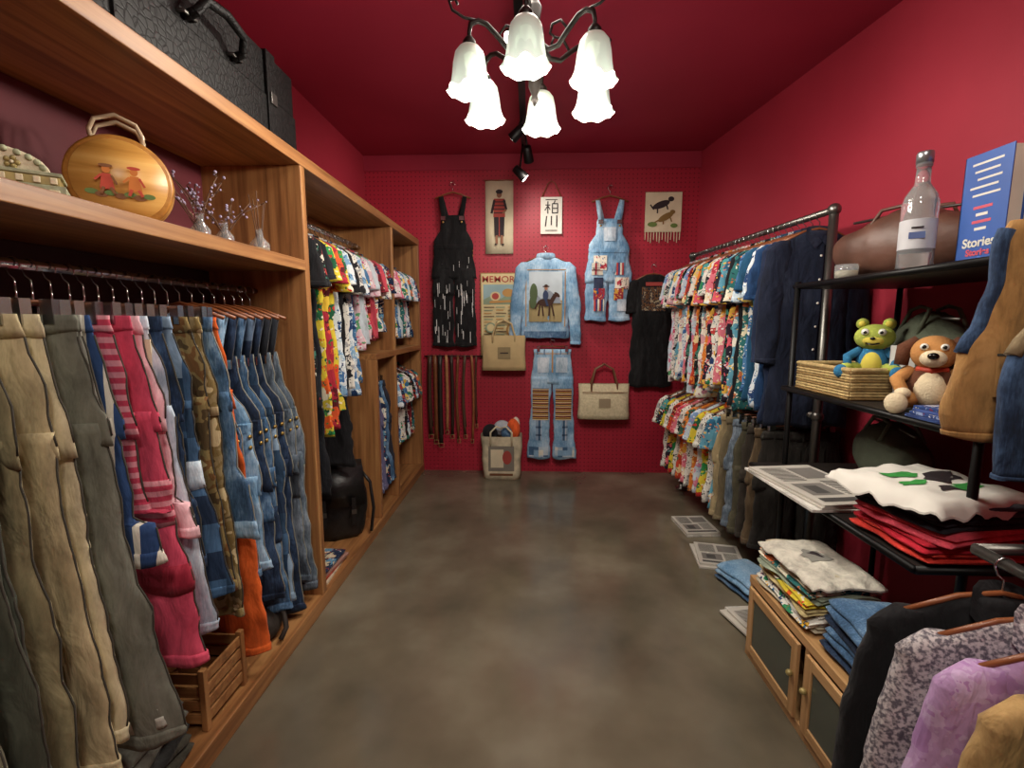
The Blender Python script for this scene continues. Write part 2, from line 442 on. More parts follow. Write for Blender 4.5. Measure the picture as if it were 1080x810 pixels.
def wallmat(name, peg=False, c0='8c1424', c1='a01a2c', rough=.6):
    m, n, l, b = base(name, rough, 0, .35)
    tc = n.new('ShaderNodeTexCoord')
    no = node(n, 'ShaderNodeTexNoise', i_Scale=1.7, i_Detail=5.0); l.new(tc.outputs['Object'], no.inputs['Vector'])
    r = ramp(n, [(.3, c0), (.7, c1)]); l.new(no.outputs['Fac'], r.inputs[0])
    if peg:
        sp = n.new('ShaderNodeSeparateXYZ'); l.new(tc.outputs['Object'], sp.inputs[0])
        def cell(sock):
            a = node(n, 'ShaderNodeMath', operation='MULTIPLY'); a.inputs[1].default_value = 1/.036; l.new(sock, a.inputs[0])
            f = node(n, 'ShaderNodeMath', operation='FRACT'); l.new(a.outputs[0], f.inputs[0])
            s = node(n, 'ShaderNodeMath', operation='SUBTRACT'); s.inputs[1].default_value = .5; l.new(f.outputs[0], s.inputs[0])
            p = node(n, 'ShaderNodeMath', operation='MULTIPLY'); l.new(s.outputs[0], p.inputs[0]); l.new(s.outputs[0], p.inputs[1])
            return p.outputs[0]
        ad = node(n, 'ShaderNodeMath', operation='ADD'); l.new(cell(sp.outputs[0]), ad.inputs[0]); l.new(cell(sp.outputs[2]), ad.inputs[1])
        lt = node(n, 'ShaderNodeMath', operation='LESS_THAN'); lt.inputs[1].default_value = .03; l.new(ad.outputs[0], lt.inputs[0])
        mx = node(n, 'ShaderNodeMixRGB'); mx.inputs[2].default_value = lin('741222')
        l.new(lt.outputs[0], mx.inputs[0]); l.new(r.outputs[0], mx.inputs[1]); l.new(mx.outputs[0], b.inputs['Base Color'])
    else:
        l.new(r.outputs[0], b.inputs['Base Color'])
        nb = node(n, 'ShaderNodeTexNoise', i_Scale=90.0, i_Detail=3.0); l.new(tc.outputs['Object'], nb.inputs['Vector'])
        add_bump(n, l, b, nb.outputs['Fac'], .12, .003)
    return m

RED = wallmat('crimson_paint', False, '9a2436', 'a62c3e')
REDC = wallmat('crimson_ceiling_paint', False, '8e1e34', '98243a')
PEG = wallmat('crimson_pegboard', True, '9a1e32', 'a62438', .5)

def floor_mat():
    m, n, l, b = base('polished_concrete', .3, 0, .7)
    tc = n.new('ShaderNodeTexCoord')
    a = node(n, 'ShaderNodeTexNoise', i_Scale=1.1, i_Detail=3.0, i_Roughness=.5, i_Distortion=.3); l.new(tc.outputs['Object'], a.inputs['Vector'])
    c = node(n, 'ShaderNodeTexNoise', i_Scale=3.5, i_Detail=3.0, i_Roughness=.55); l.new(tc.outputs['Object'], c.inputs['Vector'])
    mx = node(n, 'ShaderNodeMixRGB'); mx.inputs[0].default_value = .3
    l.new(a.outputs['Fac'], mx.inputs[1]); l.new(c.outputs['Fac'], mx.inputs[2])
    r = ramp(n, [(.32, '4d473b'), (.5, '6a6252'), (.68, '87806e')]); l.new(mx.outputs[0], r.inputs[0])
    l.new(r.outputs[0], b.inputs['Base Color'])
    r2 = ramp(n, [(.3, (.12, .12, .12, 1)), (.7, (.26, .26, .26, 1))]); l.new(c.outputs['Fac'], r2.inputs[0]); l.new(r2.outputs[0], b.inputs['Roughness'])
    add_bump(n, l, b, c.outputs['Fac'], .04, .004)
    return m
FLOORM = floor_mat()

def boxobj(name, lo, hi, mat, bevel=0):
    mb = MB(); mb.box(lo, hi, mat); return mb.obj(name, bevel=bevel)
XL = -1.43
boxobj('floor', (-1.6, FY-.1, -.1), (2.4, BY+.1, 0), FLOORM)
boxobj('ceiling', (-1.6, FY-.1, CH), (2.4, BY+.1, CH+.1), REDC)
boxobj('wall_back', (-1.6, BY, 0), (1.6, BY+.1, CH), PEG)
boxobj('wall_left', (XL-.1, FY-.1, 0), (XL, BY, CH), RED)
boxobj('wall_front', (-1.6, FY-.1, 0), (2.4, FY, CH), RED)
mb = MB(); x0, x1 = rwx(FY), rwx(BY)
mb.add([(x0,FY,0),(x0+.1,FY,0),(x1+.1,BY,0),(x1,BY,0),(x0,FY,CH),(x0+.1,FY,CH),(x1+.1,BY,CH),(x1,BY,CH)],
       [(3,2,1,0),(4,5,6,7),(0,1,5,4),(1,2,6,5),(2,3,7,6),(3,0,4,7)], RED, False)
mb.obj('wall_right')
boxobj('trim_1', (XL, BY-.012, 2.62), (1.40, BY, CH), REDC)

# ------------------------------------------------------------ left shelving
F, B = -.97, -1.41
mb = MB(); Y0, Y1 = .2, 4.17
mb.box((B, Y0, 0), (F, Y1, .07), WOODY)
mb.box((B, Y0, 2.0), (F, Y1, 2.05), WOODY)
mb.box((B, Y0, 1.565), (F+.0, 2.05, 1.61), WOODY)
for y in (Y0, 2.05, 3.35, Y1-.04):
    mb.box((B, y, .07), (F-.002, y+.04, 2.0), WOODZ)
mb.box((B, 2.94, .07), (F-.004, 2.975, 1.11), WOODZ)
mb.box((B, 2.94, 1.11), (F, Y1-.04, 1.15), WOODY)
mb.box((B, 2.09, 1.15), (B+.015, Y1-.04, 2.0), WOODY)
BAYSHADE = simple('bay_shade_dark', '3a1a18', .7)  # dark colour standing in for the shade deep in the near bay
mb.box((B, .24, .07), (B+.012, 2.05, 1.565), BAYSHADE); mb.box((B, .24, 1.61), (B+.012, 2.05, 2.0), simple('bay_shade_maroon', '5a1620', .7))  # sheets added to paint in the shade; the bay is open to the wall
mb.obj('shelving_unit', bevel=.003)

def rail(name, pts, r=.012, mat=None):
    mb = MB(); mb.tube(pts, r, mat or CHROME, 12)
    return mb.obj(name)
RX = -1.2
rail('hanging_rail', [(RX, .24, 1.48), (RX, 2.05, 1.48)])
rail('hanging_rail', [(RX, 2.09, 1.86), (RX, 3.35, 1.86)])
rail('hanging_rail', [(RX, 3.39, 1.86), (RX, 4.13, 1.86)])
rail('hanging_rail', [(RX, 3.39, 1.06), (RX, 4.13, 1.06)])
rail('hanging_rail', [(RX, 2.975, 1.06), (RX, 3.35, 1.06)])

PINK = solid('c44660'); PINKS = fab('hstripe', ['b03850', 'c8848e'], 1.6)
CAM1 = fab('camo', ['4a3a22', '7d6a42', '6b4a28', 'a3936a']); CAM2 = fab('camo', ['c4b28a', '7d6a42', '8d7d5a', '594a2c'])
PB = fab('patch', ['22344e', '46678a', '2c4560', '8fa9c2', '5a6f88'], .9)
bay1 = [
 (.50, solid('7f7b6e'), .98, {}), (.57, solid('5a594a'), 1.02, {}), (.635, solid('484a3d'), 1.0, {}), (.70, solid('66624f'), 1.0, {}),
 (.76, solid('474a3e'), 1.05, {}), (.815, solid('3e4238'), 1.06, {}), (.862, solid('8a8060'), 1.02, {}), (.905, solid('b5a682'), 1.02, {}), (.948, solid('c0b494'), .97, {}), (.99, solid('6c6d62'), 1.04, {}),
 (1.034, solid('a3a298'), 1.0, {}), (1.075, fab('vstripe', ['27406b', 'c9c4b8', '27406b']), .6, {}), (1.112, PINKS, .5, {}),
 (1.158, PINK, .93, dict(bands=[(.45, .58, PINKS), (.7, .78, solid('8e2034'))])), (1.205, solid('e0b4bc'), .6, {}), (1.245, D_PALE(), .9, {}), (1.288, D_DARK(), .72, dict(tag=True)),
 (1.335, PB, .84, dict(bands=[(.5, .6, D_PALE())])), (1.385, CAM1, .86, {}), (1.437, CAM2, .98, {}), (1.487, D_MID(), .74, dict(cuff=D_LIGHT(), seam=DSEAM))]
for y, m, L, kw in bay1:
    wide = .205 if y in (1.158, .99, 1.034) else .187
    kw.setdefault('seam', KSEAM)
    pants('hanging_trousers', (RX, y, 1.48), m, L, wide, (.13 if y in (.99, 1.034) else .105)+R.random()*.02, rz=R.uniform(-.1, .1), sway=.03+R.random()*.05, ht=.017, fa=.0045, **kw)
pants('hanging_trousers', (RX, 1.54, 1.48), solid('cc5a20'), 1.2, .17, .11, 0, .05, ht=.018)
for y, m, L, kw in [(1.595, D_MID(), .98, {}), (1.655, D_LIGHT(), .98, {}), (1.715, D_DARK(), 1.15, dict(bands=[(.62, .74, D_MID())])), (1.775, D_MID(), 1.22, dict(bands=[(.66, .78, D_DARK())])),
                (1.835, PB, 1.2, {}), (1.895, D_DARK(), 1.33, {}), (1.95, D_GREY(), 1.2, dict(bands=[(.6, .7, solid('2a3038'))])), (2.005, D_GREY(), 1.26, {})]:
    overalls('hanging_overalls', (RX, y, 1.48), m, min(L+.08, 1.37), .175, .115, rz=R.uniform(-.07, .07), ht=.02, fa=.0045, strap=solid('20242c') if y > 1.9 else None, seam=DSEAM, **kw)

FLA = fab('floral', ['e9e6dc', 'c23b3b', '2f6f9c', '2f8a5a', 'e2b13c', '203a6a'])
FLB = fab('floral', ['d8c23a', 'c8302c', '2e8f4c', 'e8e0c8', '1f5a3a', 'd85a20'], .8)
FLC = fab('floral', ['dfe6ea', '3e6ea5', '7fa6c9', '24406e', 'b8cbd8'])
FLD = fab('floral', ['1b2b4a', 'd8c8a8', 'a83a3a', '5f8fae', 'e6e0d0'])
FLE = fab('floral', ['e3c3cb', 'c04868', 'f4f0f0', '5a9a6a', 'd06080'])
FLF = fab('floral', ['171719', 'd8d0c0', '28282c', '3f7f6f', '171719', 'a03030'], 1.3)
FLG = fab('floral', ['2d6f6f', 'e2d8b8', 'd07040', '183f4a', 'f0e8d0'])
FLH = fab('floral', ['7c1f2c', 'e2c8a0', '2a3a5a', 'd87050', 'f0e0c0'])
FLI = fab('floral', ['e8e4da', '202024', 'a8a8a8', '202024'], 1.4)
FLJ = fab('floral', ['4a7aa8', 'e8e4da', 'f2d060', '203f6f', 'd0e0ea'])
FLK = fab('floral', ['e08030', 'f0e0c0', '703018', '2f5f4f', 'f4c070'])
FLR = fab('floral', ['a8283a', 'e8c040', 'd85a30', '2f6a3a', '5a1822'], .7)
bay2 = [(2.15, solid('121216'), 1.35), (2.21, FLF, .85), (2.27, solid('1a1c22'), 1.3), (2.34, FLB, 1.02), (2.40, FLR, 1.0), (2.46, FLB, .9), (2.53, FLC, .85), (2.585, solid('16161a'), 1.25),
        (2.64, FLI, .82), (2.70, FLC, .86), (2.76, FLJ, .8), (2.83, FLE, .6), (2.90, solid('c0ccd4'), .58), (2.965, FLE, .55), (3.03, FLH, .55), (3.10, solid('c84a5a'), .55), (3.18, FLA, .5), (3.26, FLD, .5)]
for y, m, L in bay2:
    shirt('hanging_shirt', (RX, y, 1.86), m, L, .178, R.uniform(-.09, .09), sleeve=R.choice([.16, .2]), splay=.015, ht=.021, fa=.005, flare=1.15)
for i in range(9):
    y = 3.46+i*.075
    shirt('hanging_shirt', (RX, y, 1.86), [FLE, solid('d8708a'), FLA, FLJ, solid('c7d2d8'), FLG, FLE, FLC, FLD][i], .56, .165, R.uniform(-.06, .06), sleeve=.18, splay=.01, ht=.022)
    shirt('hanging_shirt', (RX, y, 1.06), [FLC, FLD, FLJ, FLA, FLI, FLF, FLC, FLH, FLG][i], .6, .165, R.uniform(-.06, .06), sleeve=.18, splay=.01, ht=.022)
for i, y in enumerate((3.03, 3.1, 3.17, 3.24, 3.3)):
    pants('hanging_trousers', (RX, y, 1.06), [fab('camo', ['6a6a8a', '8a8aa8', '4a4a6a', '9a94a8']), solid('5c5878'), FLD, D_MID(), solid('2a2a34')][i], .72, .18, .1, 0, .02, ht=.02)

# ------------------------------------------------------------ items left
def croc():
    m, n, l, b = base('crocodile_leather', .5, 0, .22)
    tc = n.new('ShaderNodeTexCoord')
    v = node(n, 'ShaderNodeTexVoronoi', i_Scale=42.0); v.feature = 'DISTANCE_TO_EDGE'; l.new(tc.outputs['Object'], v.inputs['Vector'])
    r = ramp(n, [(0, '050505'), (.1, '0e0d0d'), (.4, '161413')]); l.new(v.outputs['Distance'], r.inputs[0]); l.new(r.outputs[0], b.inputs['Base Color'])
    r2 = ramp(n, [(0, (0, 0, 0, 1)), (.12, (1, 1, 1, 1))]); l.new(v.outputs['Distance'], r2.inputs[0])
    add_bump(n, l, b, r2.outputs[0], .4, .002)
    return m
CROC = croc()
mb = MB()
mb.box((-.17, -.53, 0), (.17, .53, .145), CROC); mb.box((-.165, -.525, .15), (.165, .525, .30), CROC)
mb.box((-.16, -.52, .14), (.16, .52, .155), BLACK)
for y in (-.34, .34):
    mb.box((.168, y-.03, .0), (.178, y+.03, .3), CROC); mb.box((.176, y-.02, .12), (.186, y+.02, .16), PIPE)
    mb.box((-.17, y-.03, .298), (.178, y+.03, .306), CROC)
mb.tube([(.17, -.11, .17), (.205, -.11, .18), (.225, -.09, .22), (.228, 0, .235), (.225, .09, .22), (.205, .11, .18), (.17, .11, .17)], .014, CROC, 10)
for y in (-.11, .11): mb.tube([(.165, y-.025, .17), (.185, y-.025, .17), (.185, y+.025, .17), (.165, y+.025, .17)], .006, PIPE, 8)
mb.obj('suitcase', (-1.17, 1.56, 2.05), (0, 0, 0), bevel=.022)

TAN = wood('bamboo_wood', 0, 'b07a34', 'd09c50', 'e0b268', .35); TAN2 = wood('bamboo_band', 1, '8f5a22', 'ab7430', 'c08840', .4)
REDP = simple('red_paint', 'b8402a', .6); GRNP = simple('green_paint', '5f7a3a', .6); ORP = simple('orange_paint', 'c8742a', .6); BRP = simple('brown_paint', '7a4a22', .6)
mb = MB(); r = .12
Mr = Matrix.Rotation(pi/2, 4, 'X')
mb.lathe([(r-.006, -.055), (r, -.05), (r, .05), (r-.006, .055)], (0, 0, 0), TAN2, 48, Mr)
mb.lathe([(r-.012, .053), (r-.014, .058)], (0, 0, 0), TAN, 48, Mr)
for yy in (-.02, .02): mb.lathe([(r+.002, yy-.004), (r+.003, yy), (r+.002, yy+.004)], (0, 0, 0), TAN, 48, Mr, False, False)
f = Flat(mb, -.0588, 0, .012, .9)
for k in range(7): f.el(-.07+k*.023, -.055-.006*(k % 2), .016, .008, [GRNP, BRP][k % 2])
for ox, cc, c2 in ((-.032, REDP, BRP), (.035, ORP, REDP)):
    f.P([(ox-.018, -.045), (ox+.018, -.045), (ox+.011, .0), (ox-.011, .0)], cc); f.el(ox, .012, .010, .011, ORP); f.el(ox, .023, .017, .005, c2)
    f.ln(ox-.008, -.04, ox-.016, -.06, .008, c2); f.ln(ox+.008, -.04, ox+.018, -.058, .008, c2); f.ln(ox-.012, -.005, ox-.028, -.022, .006, cc); f.ln(ox+.012, -.005, ox+.024, -.03, .006, c2)
CLEAR = simple('amber_acrylic', 'b8a488', .15)
for yy in (-.03, .03):
    mb.tube([(-.055, yy, .104), (-.058, yy, .13), (-.045, yy, .16), (0, yy, .178), (.045, yy, .16), (.058, yy, .13), (.055, yy, .104)], .006, CLEAR, 10)
mb.obj('round_wooden_handbag', (-1.17, 1.37, 1.61+r+.004), (0, 0, math.radians(38)))

# ornate trinket tin with an arched, flower-carved lid
GLD = simple('aged_gilt', '9c8c58', .45, .3, .3, 40)
GRS = simple('grey_green_enamel', '9a9e80', .6, 0, .35, 40, .5, 60)
mb = MB()
mb.box((-.13, -.05, 0), (.13, .05, .04), GRS); mb.box((-.12, -.045, .04), (.12, .045, .06), GLD); mb.box((-.125, -.048, .06), (.125, .048, .068), GRS)
NA = 13
front = [(.105*cos(pi*i/NA), .068+.05*sin(pi*i/NA)) for i in range(NA+1)]
mb.loft([[(x, y, z) for x, z in front] for y in (-.035, .035)], CREAM)
for i in range(9):
    x = -.11+i*.0275
    mb.box((x-.009, -.053, .01), (x+.009, -.049, .03), CREAM); mb.box((x-.006, -.049, .043), (x+.006, -.044, .057), CREAM)
for i in range(1, NA):
    x, z = front[i]; mb.ell((x*.92, -.036, .068+(z-.068)*.88), (.007, .005, .007), GRS, nu=10, nv=6)
for cx_ in (-.045, 0, .045):
    for k in range(5): mb.ell((cx_+.009*cos(k*1.257), -.037, .082+.009*sin(k*1.257)), (.006, .004, .006), GLD, nu=8, nv=5)
    mb.ell((cx_, -.039, .082), (.004, .004, .004), CREAM, nu=8, nv=5)
mb.obj('ornate_trinket_box', (-1.19, 1.04, 1.61), (0, 0, math.radians(40)), bevel=.002)

GLASS, n_, l_, b_ = base('clear_glass', .04, 0, .5)
b_.inputs['Transmission Weight'].default_value = .85; b_.inputs['Base Color'].default_value = (.9, .94, .95, 1); b_.inputs['IOR'].default_value = 1.42
TWIG = simple('dried_twig', '5a3e2c', .8); BUD = simple('lavender_bud', '9a8fa8', .9)
def flowers(name, loc, n, h, seed, bottle=True):
    rr = random.Random(seed); mb = MB()
    if bottle:
        mb.lathe([(.028, 0), (.03, .01), (.03, .05), (.012, .075), (.012, .1), (.016, .102)], (0, 0, 0), GLASS, 20, cap1=False)
    for i in range(n):
        a = rr.uniform(0, 6.28); s = rr.uniform(.25, .75)
        p = [Vector((0, 0, .01))]
        for k in range(1, 6):
            t = k/5; p.append(Vector((cos(a)*s*h*t*t+rr.uniform(-.008, .008), sin(a)*s*h*t*t+rr.uniform(-.008, .008), .01+h*t*rr.uniform(.92, 1.0))))
        mb.tube(p, .002, TWIG, 5)
        for k in range(3, 6):
            for _ in range(2):
                q = p[k]+Vector((rr.uniform(-.02, .02), rr.uniform(-.02, .02), rr.uniform(-.02, .02)))
                mb.tube([p[k], q], .0012, TWIG, 4); mb.ell(q, rr.uniform(.003, .006), BUD, nu=8, nv=6)
    mb.obj(name, loc)
flowers('dried_flowers_in_bottle', (-1.13, 1.63, 1.61), 9, .23, 3)
flowers('dried_flowers_in_bottle', (-1.13, 1.76, 1.61), 7, .17, 5)
mb = MB(); mb.lathe([(.032, 0), (.036, .01), (.036, .045), (.014, .07), (.013, .1), (.017, .103)], (0, 0, 0), GLASS, 22, cap1=False)
mb.lathe([(.03, .004), (.031, .03)], (0, 0, 0), simple('diffuser_oil', 'a88a50', .3), 20)
for i in range(5): mb.tube([(0, 0, .01), (.03*cos(i*1.3), .03*sin(i*1.3), .2+.01*i)], .0018, TWIG, 5)
mb.obj('reed_diffuser', (-1.08, 1.9, 1.61))

LEA = simple('black_leather', '141314', .4, 0, .2, 10, .5, 40)
def slouch(name, loc, r, h, mat, seed, rz=0, flap=True):
    """soft slouching bag with flap, straps and creases"""
    mb = MB(); rings = []
    for i in range(17):
        t = i/16; z = h*t
        k = (1-.12*t)*(sin(pi*(.12+.8*t))**.35)
        rings.append([(r[0]*k*math.copysign(abs(cos(a))**.6, cos(a))*(1+.1*noise.noise(Vector((cos(a)*2, sin(a)*2, z*14+seed)))), r[1]*k*math.copysign(abs(sin(a))**.7, sin(a))+.024*noise.noise(Vector((cos(a)*3+seed, sin(a)*3, z*18))), z) for a in [2*pi*j/30 for j in range(30)]])
    mb.loft(rings, mat)
    if flap:
        mb.loft([[(-r[0]*.8, y-.006, z), (r[0]*.8, y-.006, z), (r[0]*.8, y+.004, z+.004), (-r[0]*.8, y+.004, z+.004)] for y, z in [(r[1]*.4, h*.97), (0, h*1.02), (-r[1]*.7, h*.96), (-r[1]*1.08, h*.8), (-r[1]*1.14, h*.5)]], mat)
        for s in (-1, 1): mb.box((s*r[0]*.45-.012, -r[1]*1.2-.008, h*.25), (s*r[0]*.45+.012, -r[1]*1.2, h*.62), mat); mb.box((s*r[0]*.45-.014, -r[1]*1.2-.012, h*.4), (s*r[0]*.45+.014, -r[1]*1.2-.007, h*.46), PIPE)
    mb.tube([(r[0]*.8, 0, h*.85), (r[0]*1.05, -.02, h*.7), (r[0]*1.12, -.05, h*.35), (r[0]*1.0, -.08, .02)], .01, mat)
    mb.tube([(-.05, 0, h), (-.045, 0, h+.05), (.045, 0, h+.05), (.05, 0, h)], .009, mat)
    return mb.obj(name, loc, (0, 0, rz))
slouch('leather_satchel', (-1.16, 2.70, .071), (.18, .13), .44, LEA, 3, math.radians(25))
slouch('canvas_rucksack', (-1.16, 1.73, .071), (.15, .13), .14, simple('dark_brown_canvas', '2a221c', .8, 0, .2, 10, .4, 60), 8, math.radians(20), False)
def stack(name, loc, items, rot=0, jit=.01, seed=1, news=False):
    rr = random.Random(seed); mb = MB(); z = 0
    for w, d, h, m in items:
        M = Matrix.Translation((rr.uniform(-jit, jit), rr.uniform(-jit, jit), 0)) @ Matrix.Rotation(rr.uniform(-.12, .12), 4, 'Z')
        mb.box((-w/2, -d/2, z), (w/2, d/2, z+h), m, M); z += h+.0005
    if news:
        zz = z+.0006; c1 = simple('newsprint_ink', '4a4846', .8); c2 = simple('newsprint_photo', '77736e', .8)
        def rc(x0, y0, x1, y1, mt, dz=0):
            mb.add([(x0, y0, zz+dz), (x1, y0, zz+dz), (x1, y1, zz+dz), (x0, y1, zz+dz)], [(0, 1, 2, 3)], mt, False, M)
        rc(-w*.42, -d*.44, w*.42, -d*.36, c1)
        rc(-w*.4, -d*.3, w*.05, -d*.02, c2); rc(-w*.3, -d*.26, -w*.1, -d*.08, c1, .0006); rc(w*.0, d*.1, w*.42, d*.4, c2)
        for k in range(10): rc(w*.1, -d*.3+k*d*.035, w*.4, -d*.3+k*d*.035+d*.014, c1)
        for k in range(11): rc(-w*.42, d*.05+k*d*.035, -w*.06, d*.05+k*d*.035+d*.014, c1)
    return mb.obj(name, loc, (0, 0, rot), bevel=.0015)
def folded(name, loc, items, rot=0, seed=1, spread=.012):
    """folded garments, soft rounded folds"""
    rr = random.Random(seed); mb = MB(); z = 0
    for w, d, h, m in items:
        M = Matrix.Translation((rr.uniform(-spread, spread), rr.uniform(-spread, spread), 0)) @ Matrix.Rotation(rr.uniform(-.12, .12), 4, 'Z')
        sd = rr.uniform(0, 30)
        for k in range(2):
            hh = h/2; rings = []
            for i in range(19):
                u = -1+2*i/18; y = d/2*math.copysign(abs(u)**.9, u)
                en = max((1-abs(u)**12)**.5 if abs(u) < 1 else .4, .4)
                ring = []
                for j in range(24):
                    a = 2*pi*j/24; ca, sa = cos(a), sin(a)
                    x = (w/2-.01*k)*math.copysign(abs(ca)**.35, ca)*(.96+.04*en)+.01*noise.noise(Vector((y*12, sd, k)))
                    zz = hh/2*1.25*math.copysign(abs(sa)**.75, sa)*en
                    droop = -.012*max(0, abs(x)/(w/2)-.6)*2
                    ring.append((x, y+.008*noise.noise(Vector((x*10, sd+3, k))), z+hh/2+k*hh+zz+droop*(z > .01)+.007*noise.noise(Vector((x*9+sd, y*9, z*30)))))
                rings.append(ring)
            mb.loft(rings, m, M=M)
        z += h*.97
    return mb.obj(name, loc, (0, 0, rot))
def draped(name, loc, w, d, mat, drop, rot=0, seed=0, art=None):
    """a limp garment lying on a pile with its edges hanging over"""
    mb = MB(); n = 26
    def P(u, v, off):
        e = max(0, max(abs(u), abs(v))-.78)/.22
        x = w/2*u*(1+.07*noise.noise(Vector((v*3, seed, 1))))*(1-.04*e*e); y = d/2*v*(1+.07*noise.noise(Vector((u*3, seed, 5))))*(1-.04*e*e)
        return (x, y, off-drop*(.75+.5*noise.noise(Vector((u*4+seed, v*4, 2))))*e**1.5+.012*noise.noise(Vector((x*14+seed, y*14, 0))))
    for off, flip in ((.006, 0), (0, 1)):
        vs = [P(-1+2*i/n, -1+2*j/n, off) for j in range(n+1) for i in range(n+1)]
        fs = [((j*(n+1)+i), (j*(n+1)+i+1), ((j+1)*(n+1)+i+1), ((j+1)*(n+1)+i)) for j in range(n) for i in range(n)]
        mb.add(vs, [f_[::-1] for f_ in fs] if flip else fs, mat)
    rim = [(-1+2*i/n, -1) for i in range(n)]+[(1, -1+2*i/n) for i in range(n)]+[(1-2*i/n, 1) for i in range(n)]+[(-1, 1-2*i/n) for i in range(n)]
    mb.loft([[P(u, v, 0) for u, v in rim], [P(u, v, .006) for u, v in rim]], mat, False, False)
    if art:
        rq = random.Random(seed)
        for (cu, cv, ru, rv, am) in art:
            c0 = P(cu, cv, .0085); pts = [c0]
            for k in range(14):
                a = 2*pi*k/14; s_ = rq.uniform(.55, 1.2); pts.append(P(cu+ru*cos(a)*s_, cv+rv*sin(a)*s_, .0085))
            mb.add(pts, [(0, 1+k, 1+(k+1) % 14) for k in range(14)], am)
    return mb.obj(name, loc, (0, 0, rot))
RUG = fab('plaid', ['d0c8b8', 'a83a2c', '2a3a5a'])
stack('folded_rugs', (-1.14, 2.27, .071), [(.3, .3, .012, solid('c8b8a0')), (.29, .29, .012, solid('a8442c')), (.28, .28, .012, RUG), (.28, .27, .01, solid('2a2430')), (.27, .27, .01, FLD)])
folded('folded_bags', (-1.13, 1.08, .08), [(.3, .3, .06, solid('3a382f')), (.3, .28, .07, solid('1c1c1b')), (.28, .26, .06, solid('5a5a52'))], .1, 4)
mb = MB()
for i in range(4):
    mb.box((-.12, -.1, .02+i*.045), (.12, -.092, .055+i*.045), WOODX)
    mb.box((-.12, .092, .02+i*.045), (.12, .1, .055+i*.045), WOODX)
    mb.box((-.12, -.09, .02+i*.045), (-.112, .09, .055+i*.045), WOODX); mb.box((.112, -.09, .02+i*.045), (.12, .09, .055+i*.045), WOODX)
for x in (-.115, .115):
    for y in (-.095, .095): mb.box((x-.01, y-.01, 0), (x+.01, y+.01, .205), WOODZ)
mb.box((-.11, -.09, .02), (.11, .09, .03), WOODX)
mb.obj('wooden_crate', (-1.13, 1.40, .071), bevel=.002)

# ------------------------------------------------------------ back wall pieces
WY = BY-.012
def nail(mb): mb.tube([(0, .045, .006), (0, -.012, .008)], .004, CHROME, 8)
WP = simple('white_paint_drip', 'd8d8d8', .7)
def drips(mb, bib, hip, legs):
    rr = random.Random(5)
    for lg in legs:
        for i in range(22):
            cx = lg.at(-.9)[0]; x = cx+rr.uniform(-.07, .07); z = rr.uniform(-1.3, -.8); h = rr.uniform(.03, .14); w = rr.uniform(.001, .0026)
            lg.decal(mb, x-w, x+w, max(-1.33, z-h), z, WP, .004, 1, 3)
    for i in range(5):
        x = rr.uniform(-.14, .14); z = rr.uniform(-.75, -.6); hip.decal(mb, x-.0015, x+.0015, z-.05, z, WP, .005, 1, 3)
    nail(mb)
overalls('black_overalls', (-.665, WY-.045, 2.50), solid('0e0e10'), 1.36, .165, .092, wall=True, extra=drips, ht=.03)
PTS = [fab('floral', ['9a2c3a', 'e8d8c0', '2a4a7a', 'd8a040']), fab('plaid', ['c8c0b0', '8a2a3a', '2a3a5a']), solid('283048'), fab('floral', ['e8e0d0', 'b83a4a', '5a7aa0', '203040']), D_PALE(), fab('vstripe', ['d8d0c0', 'a83a3a', '2a3a6a'])]
def patches(mb, bib, hip, legs):
    rr = random.Random(9); bib.decal(mb, -.05, .05, -.44, -.33, D_PALE(), .009)
    for lg in legs:
        for i, z in enumerate((-.62, -.74, -.83, -.92)):
            cx = lg.at(z)[0]; w = rr.uniform(.035, .06); x = cx+rr.uniform(-.02, .02)
            lg.decal(mb, x-w, x+w, z-.1, z, rr.choice(PTS), .007+.001*i)
    hip.decal(mb, -.13, -.02, -.68, -.56, PTS[3], .009)
    nail(mb)
overalls('patchwork_denim_overalls', (.65, WY-.045, 2.46), D_LIGHT(), 1.1, .17, .088, wall=True, extra=patches, ht=.03)

SKY = simple('painted_sky', 'b8c4cc', .8); GRASS = simple('painted_grass', '9a8a60', .8); MOUNT = simple('painted_mountain', '8a94a0', .8)
BRN = simple('painted_horse', '3a2014', .8); BLU = simple('painted_rider', '2a3a5c', .8); TREE = simple('painted_tree', '4a5a3a', .8)
def jacket_art(mb, body):
    body.decal(mb, -.14, .14, -.62, -.2, SKY, .004, 10, 10)
    body.decal(mb, -.14, .14, -.62, -.44, GRASS, .0055, 10, 4)
    f = Flat(mb, -.054, 0, .02, 1.18)
    f.P([(-.115, -.41), (-.07, -.34), (-.03, -.38), (.03, -.32), (.09, -.37), (.115, -.41)], MOUNT)
    f.el(-.085, -.34, .028, .07, TREE); f.el(-.09, -.4, .025, .05, TREE)
    f.el(0, -.405, .055, .028, BRN); f.ln(.04, -.4, .07, -.35, .03, BRN); f.el(.082, -.35, .025, .012, BRN, -.7)
    for x, dx in ((-.04, -.01), (-.025, .01), (.03, -.005), (.045, .015)): f.ln(x, -.42, x+dx, -.5, .011, BRN)
    f.ln(-.05, -.4, -.075, -.45, .012, BRN)
    f.el(.0, -.355, .02, .035, BLU); f.ln(.0, -.38, .015, -.43, .016, BLU); f.el(.003, -.305, .012, .014, simple('painted_skin', '9a6a50')); f.el(.003, -.293, .026, .006, BRN); f.el(.003, -.286, .012, .008, BRN)
    for s in (-1, 1): body.decal(mb, s*.165-.004, s*.165+.004, -.66, -.2, STITCH, .004, 1, 10)
    body.decal(mb, -.2, .2, -.188, -.182, STITCH, .004, 12, 1)
    body.decal(mb, -.21, .21, -.755, -.70, D_MID(), .006, 12, 2)
    nail(mb)
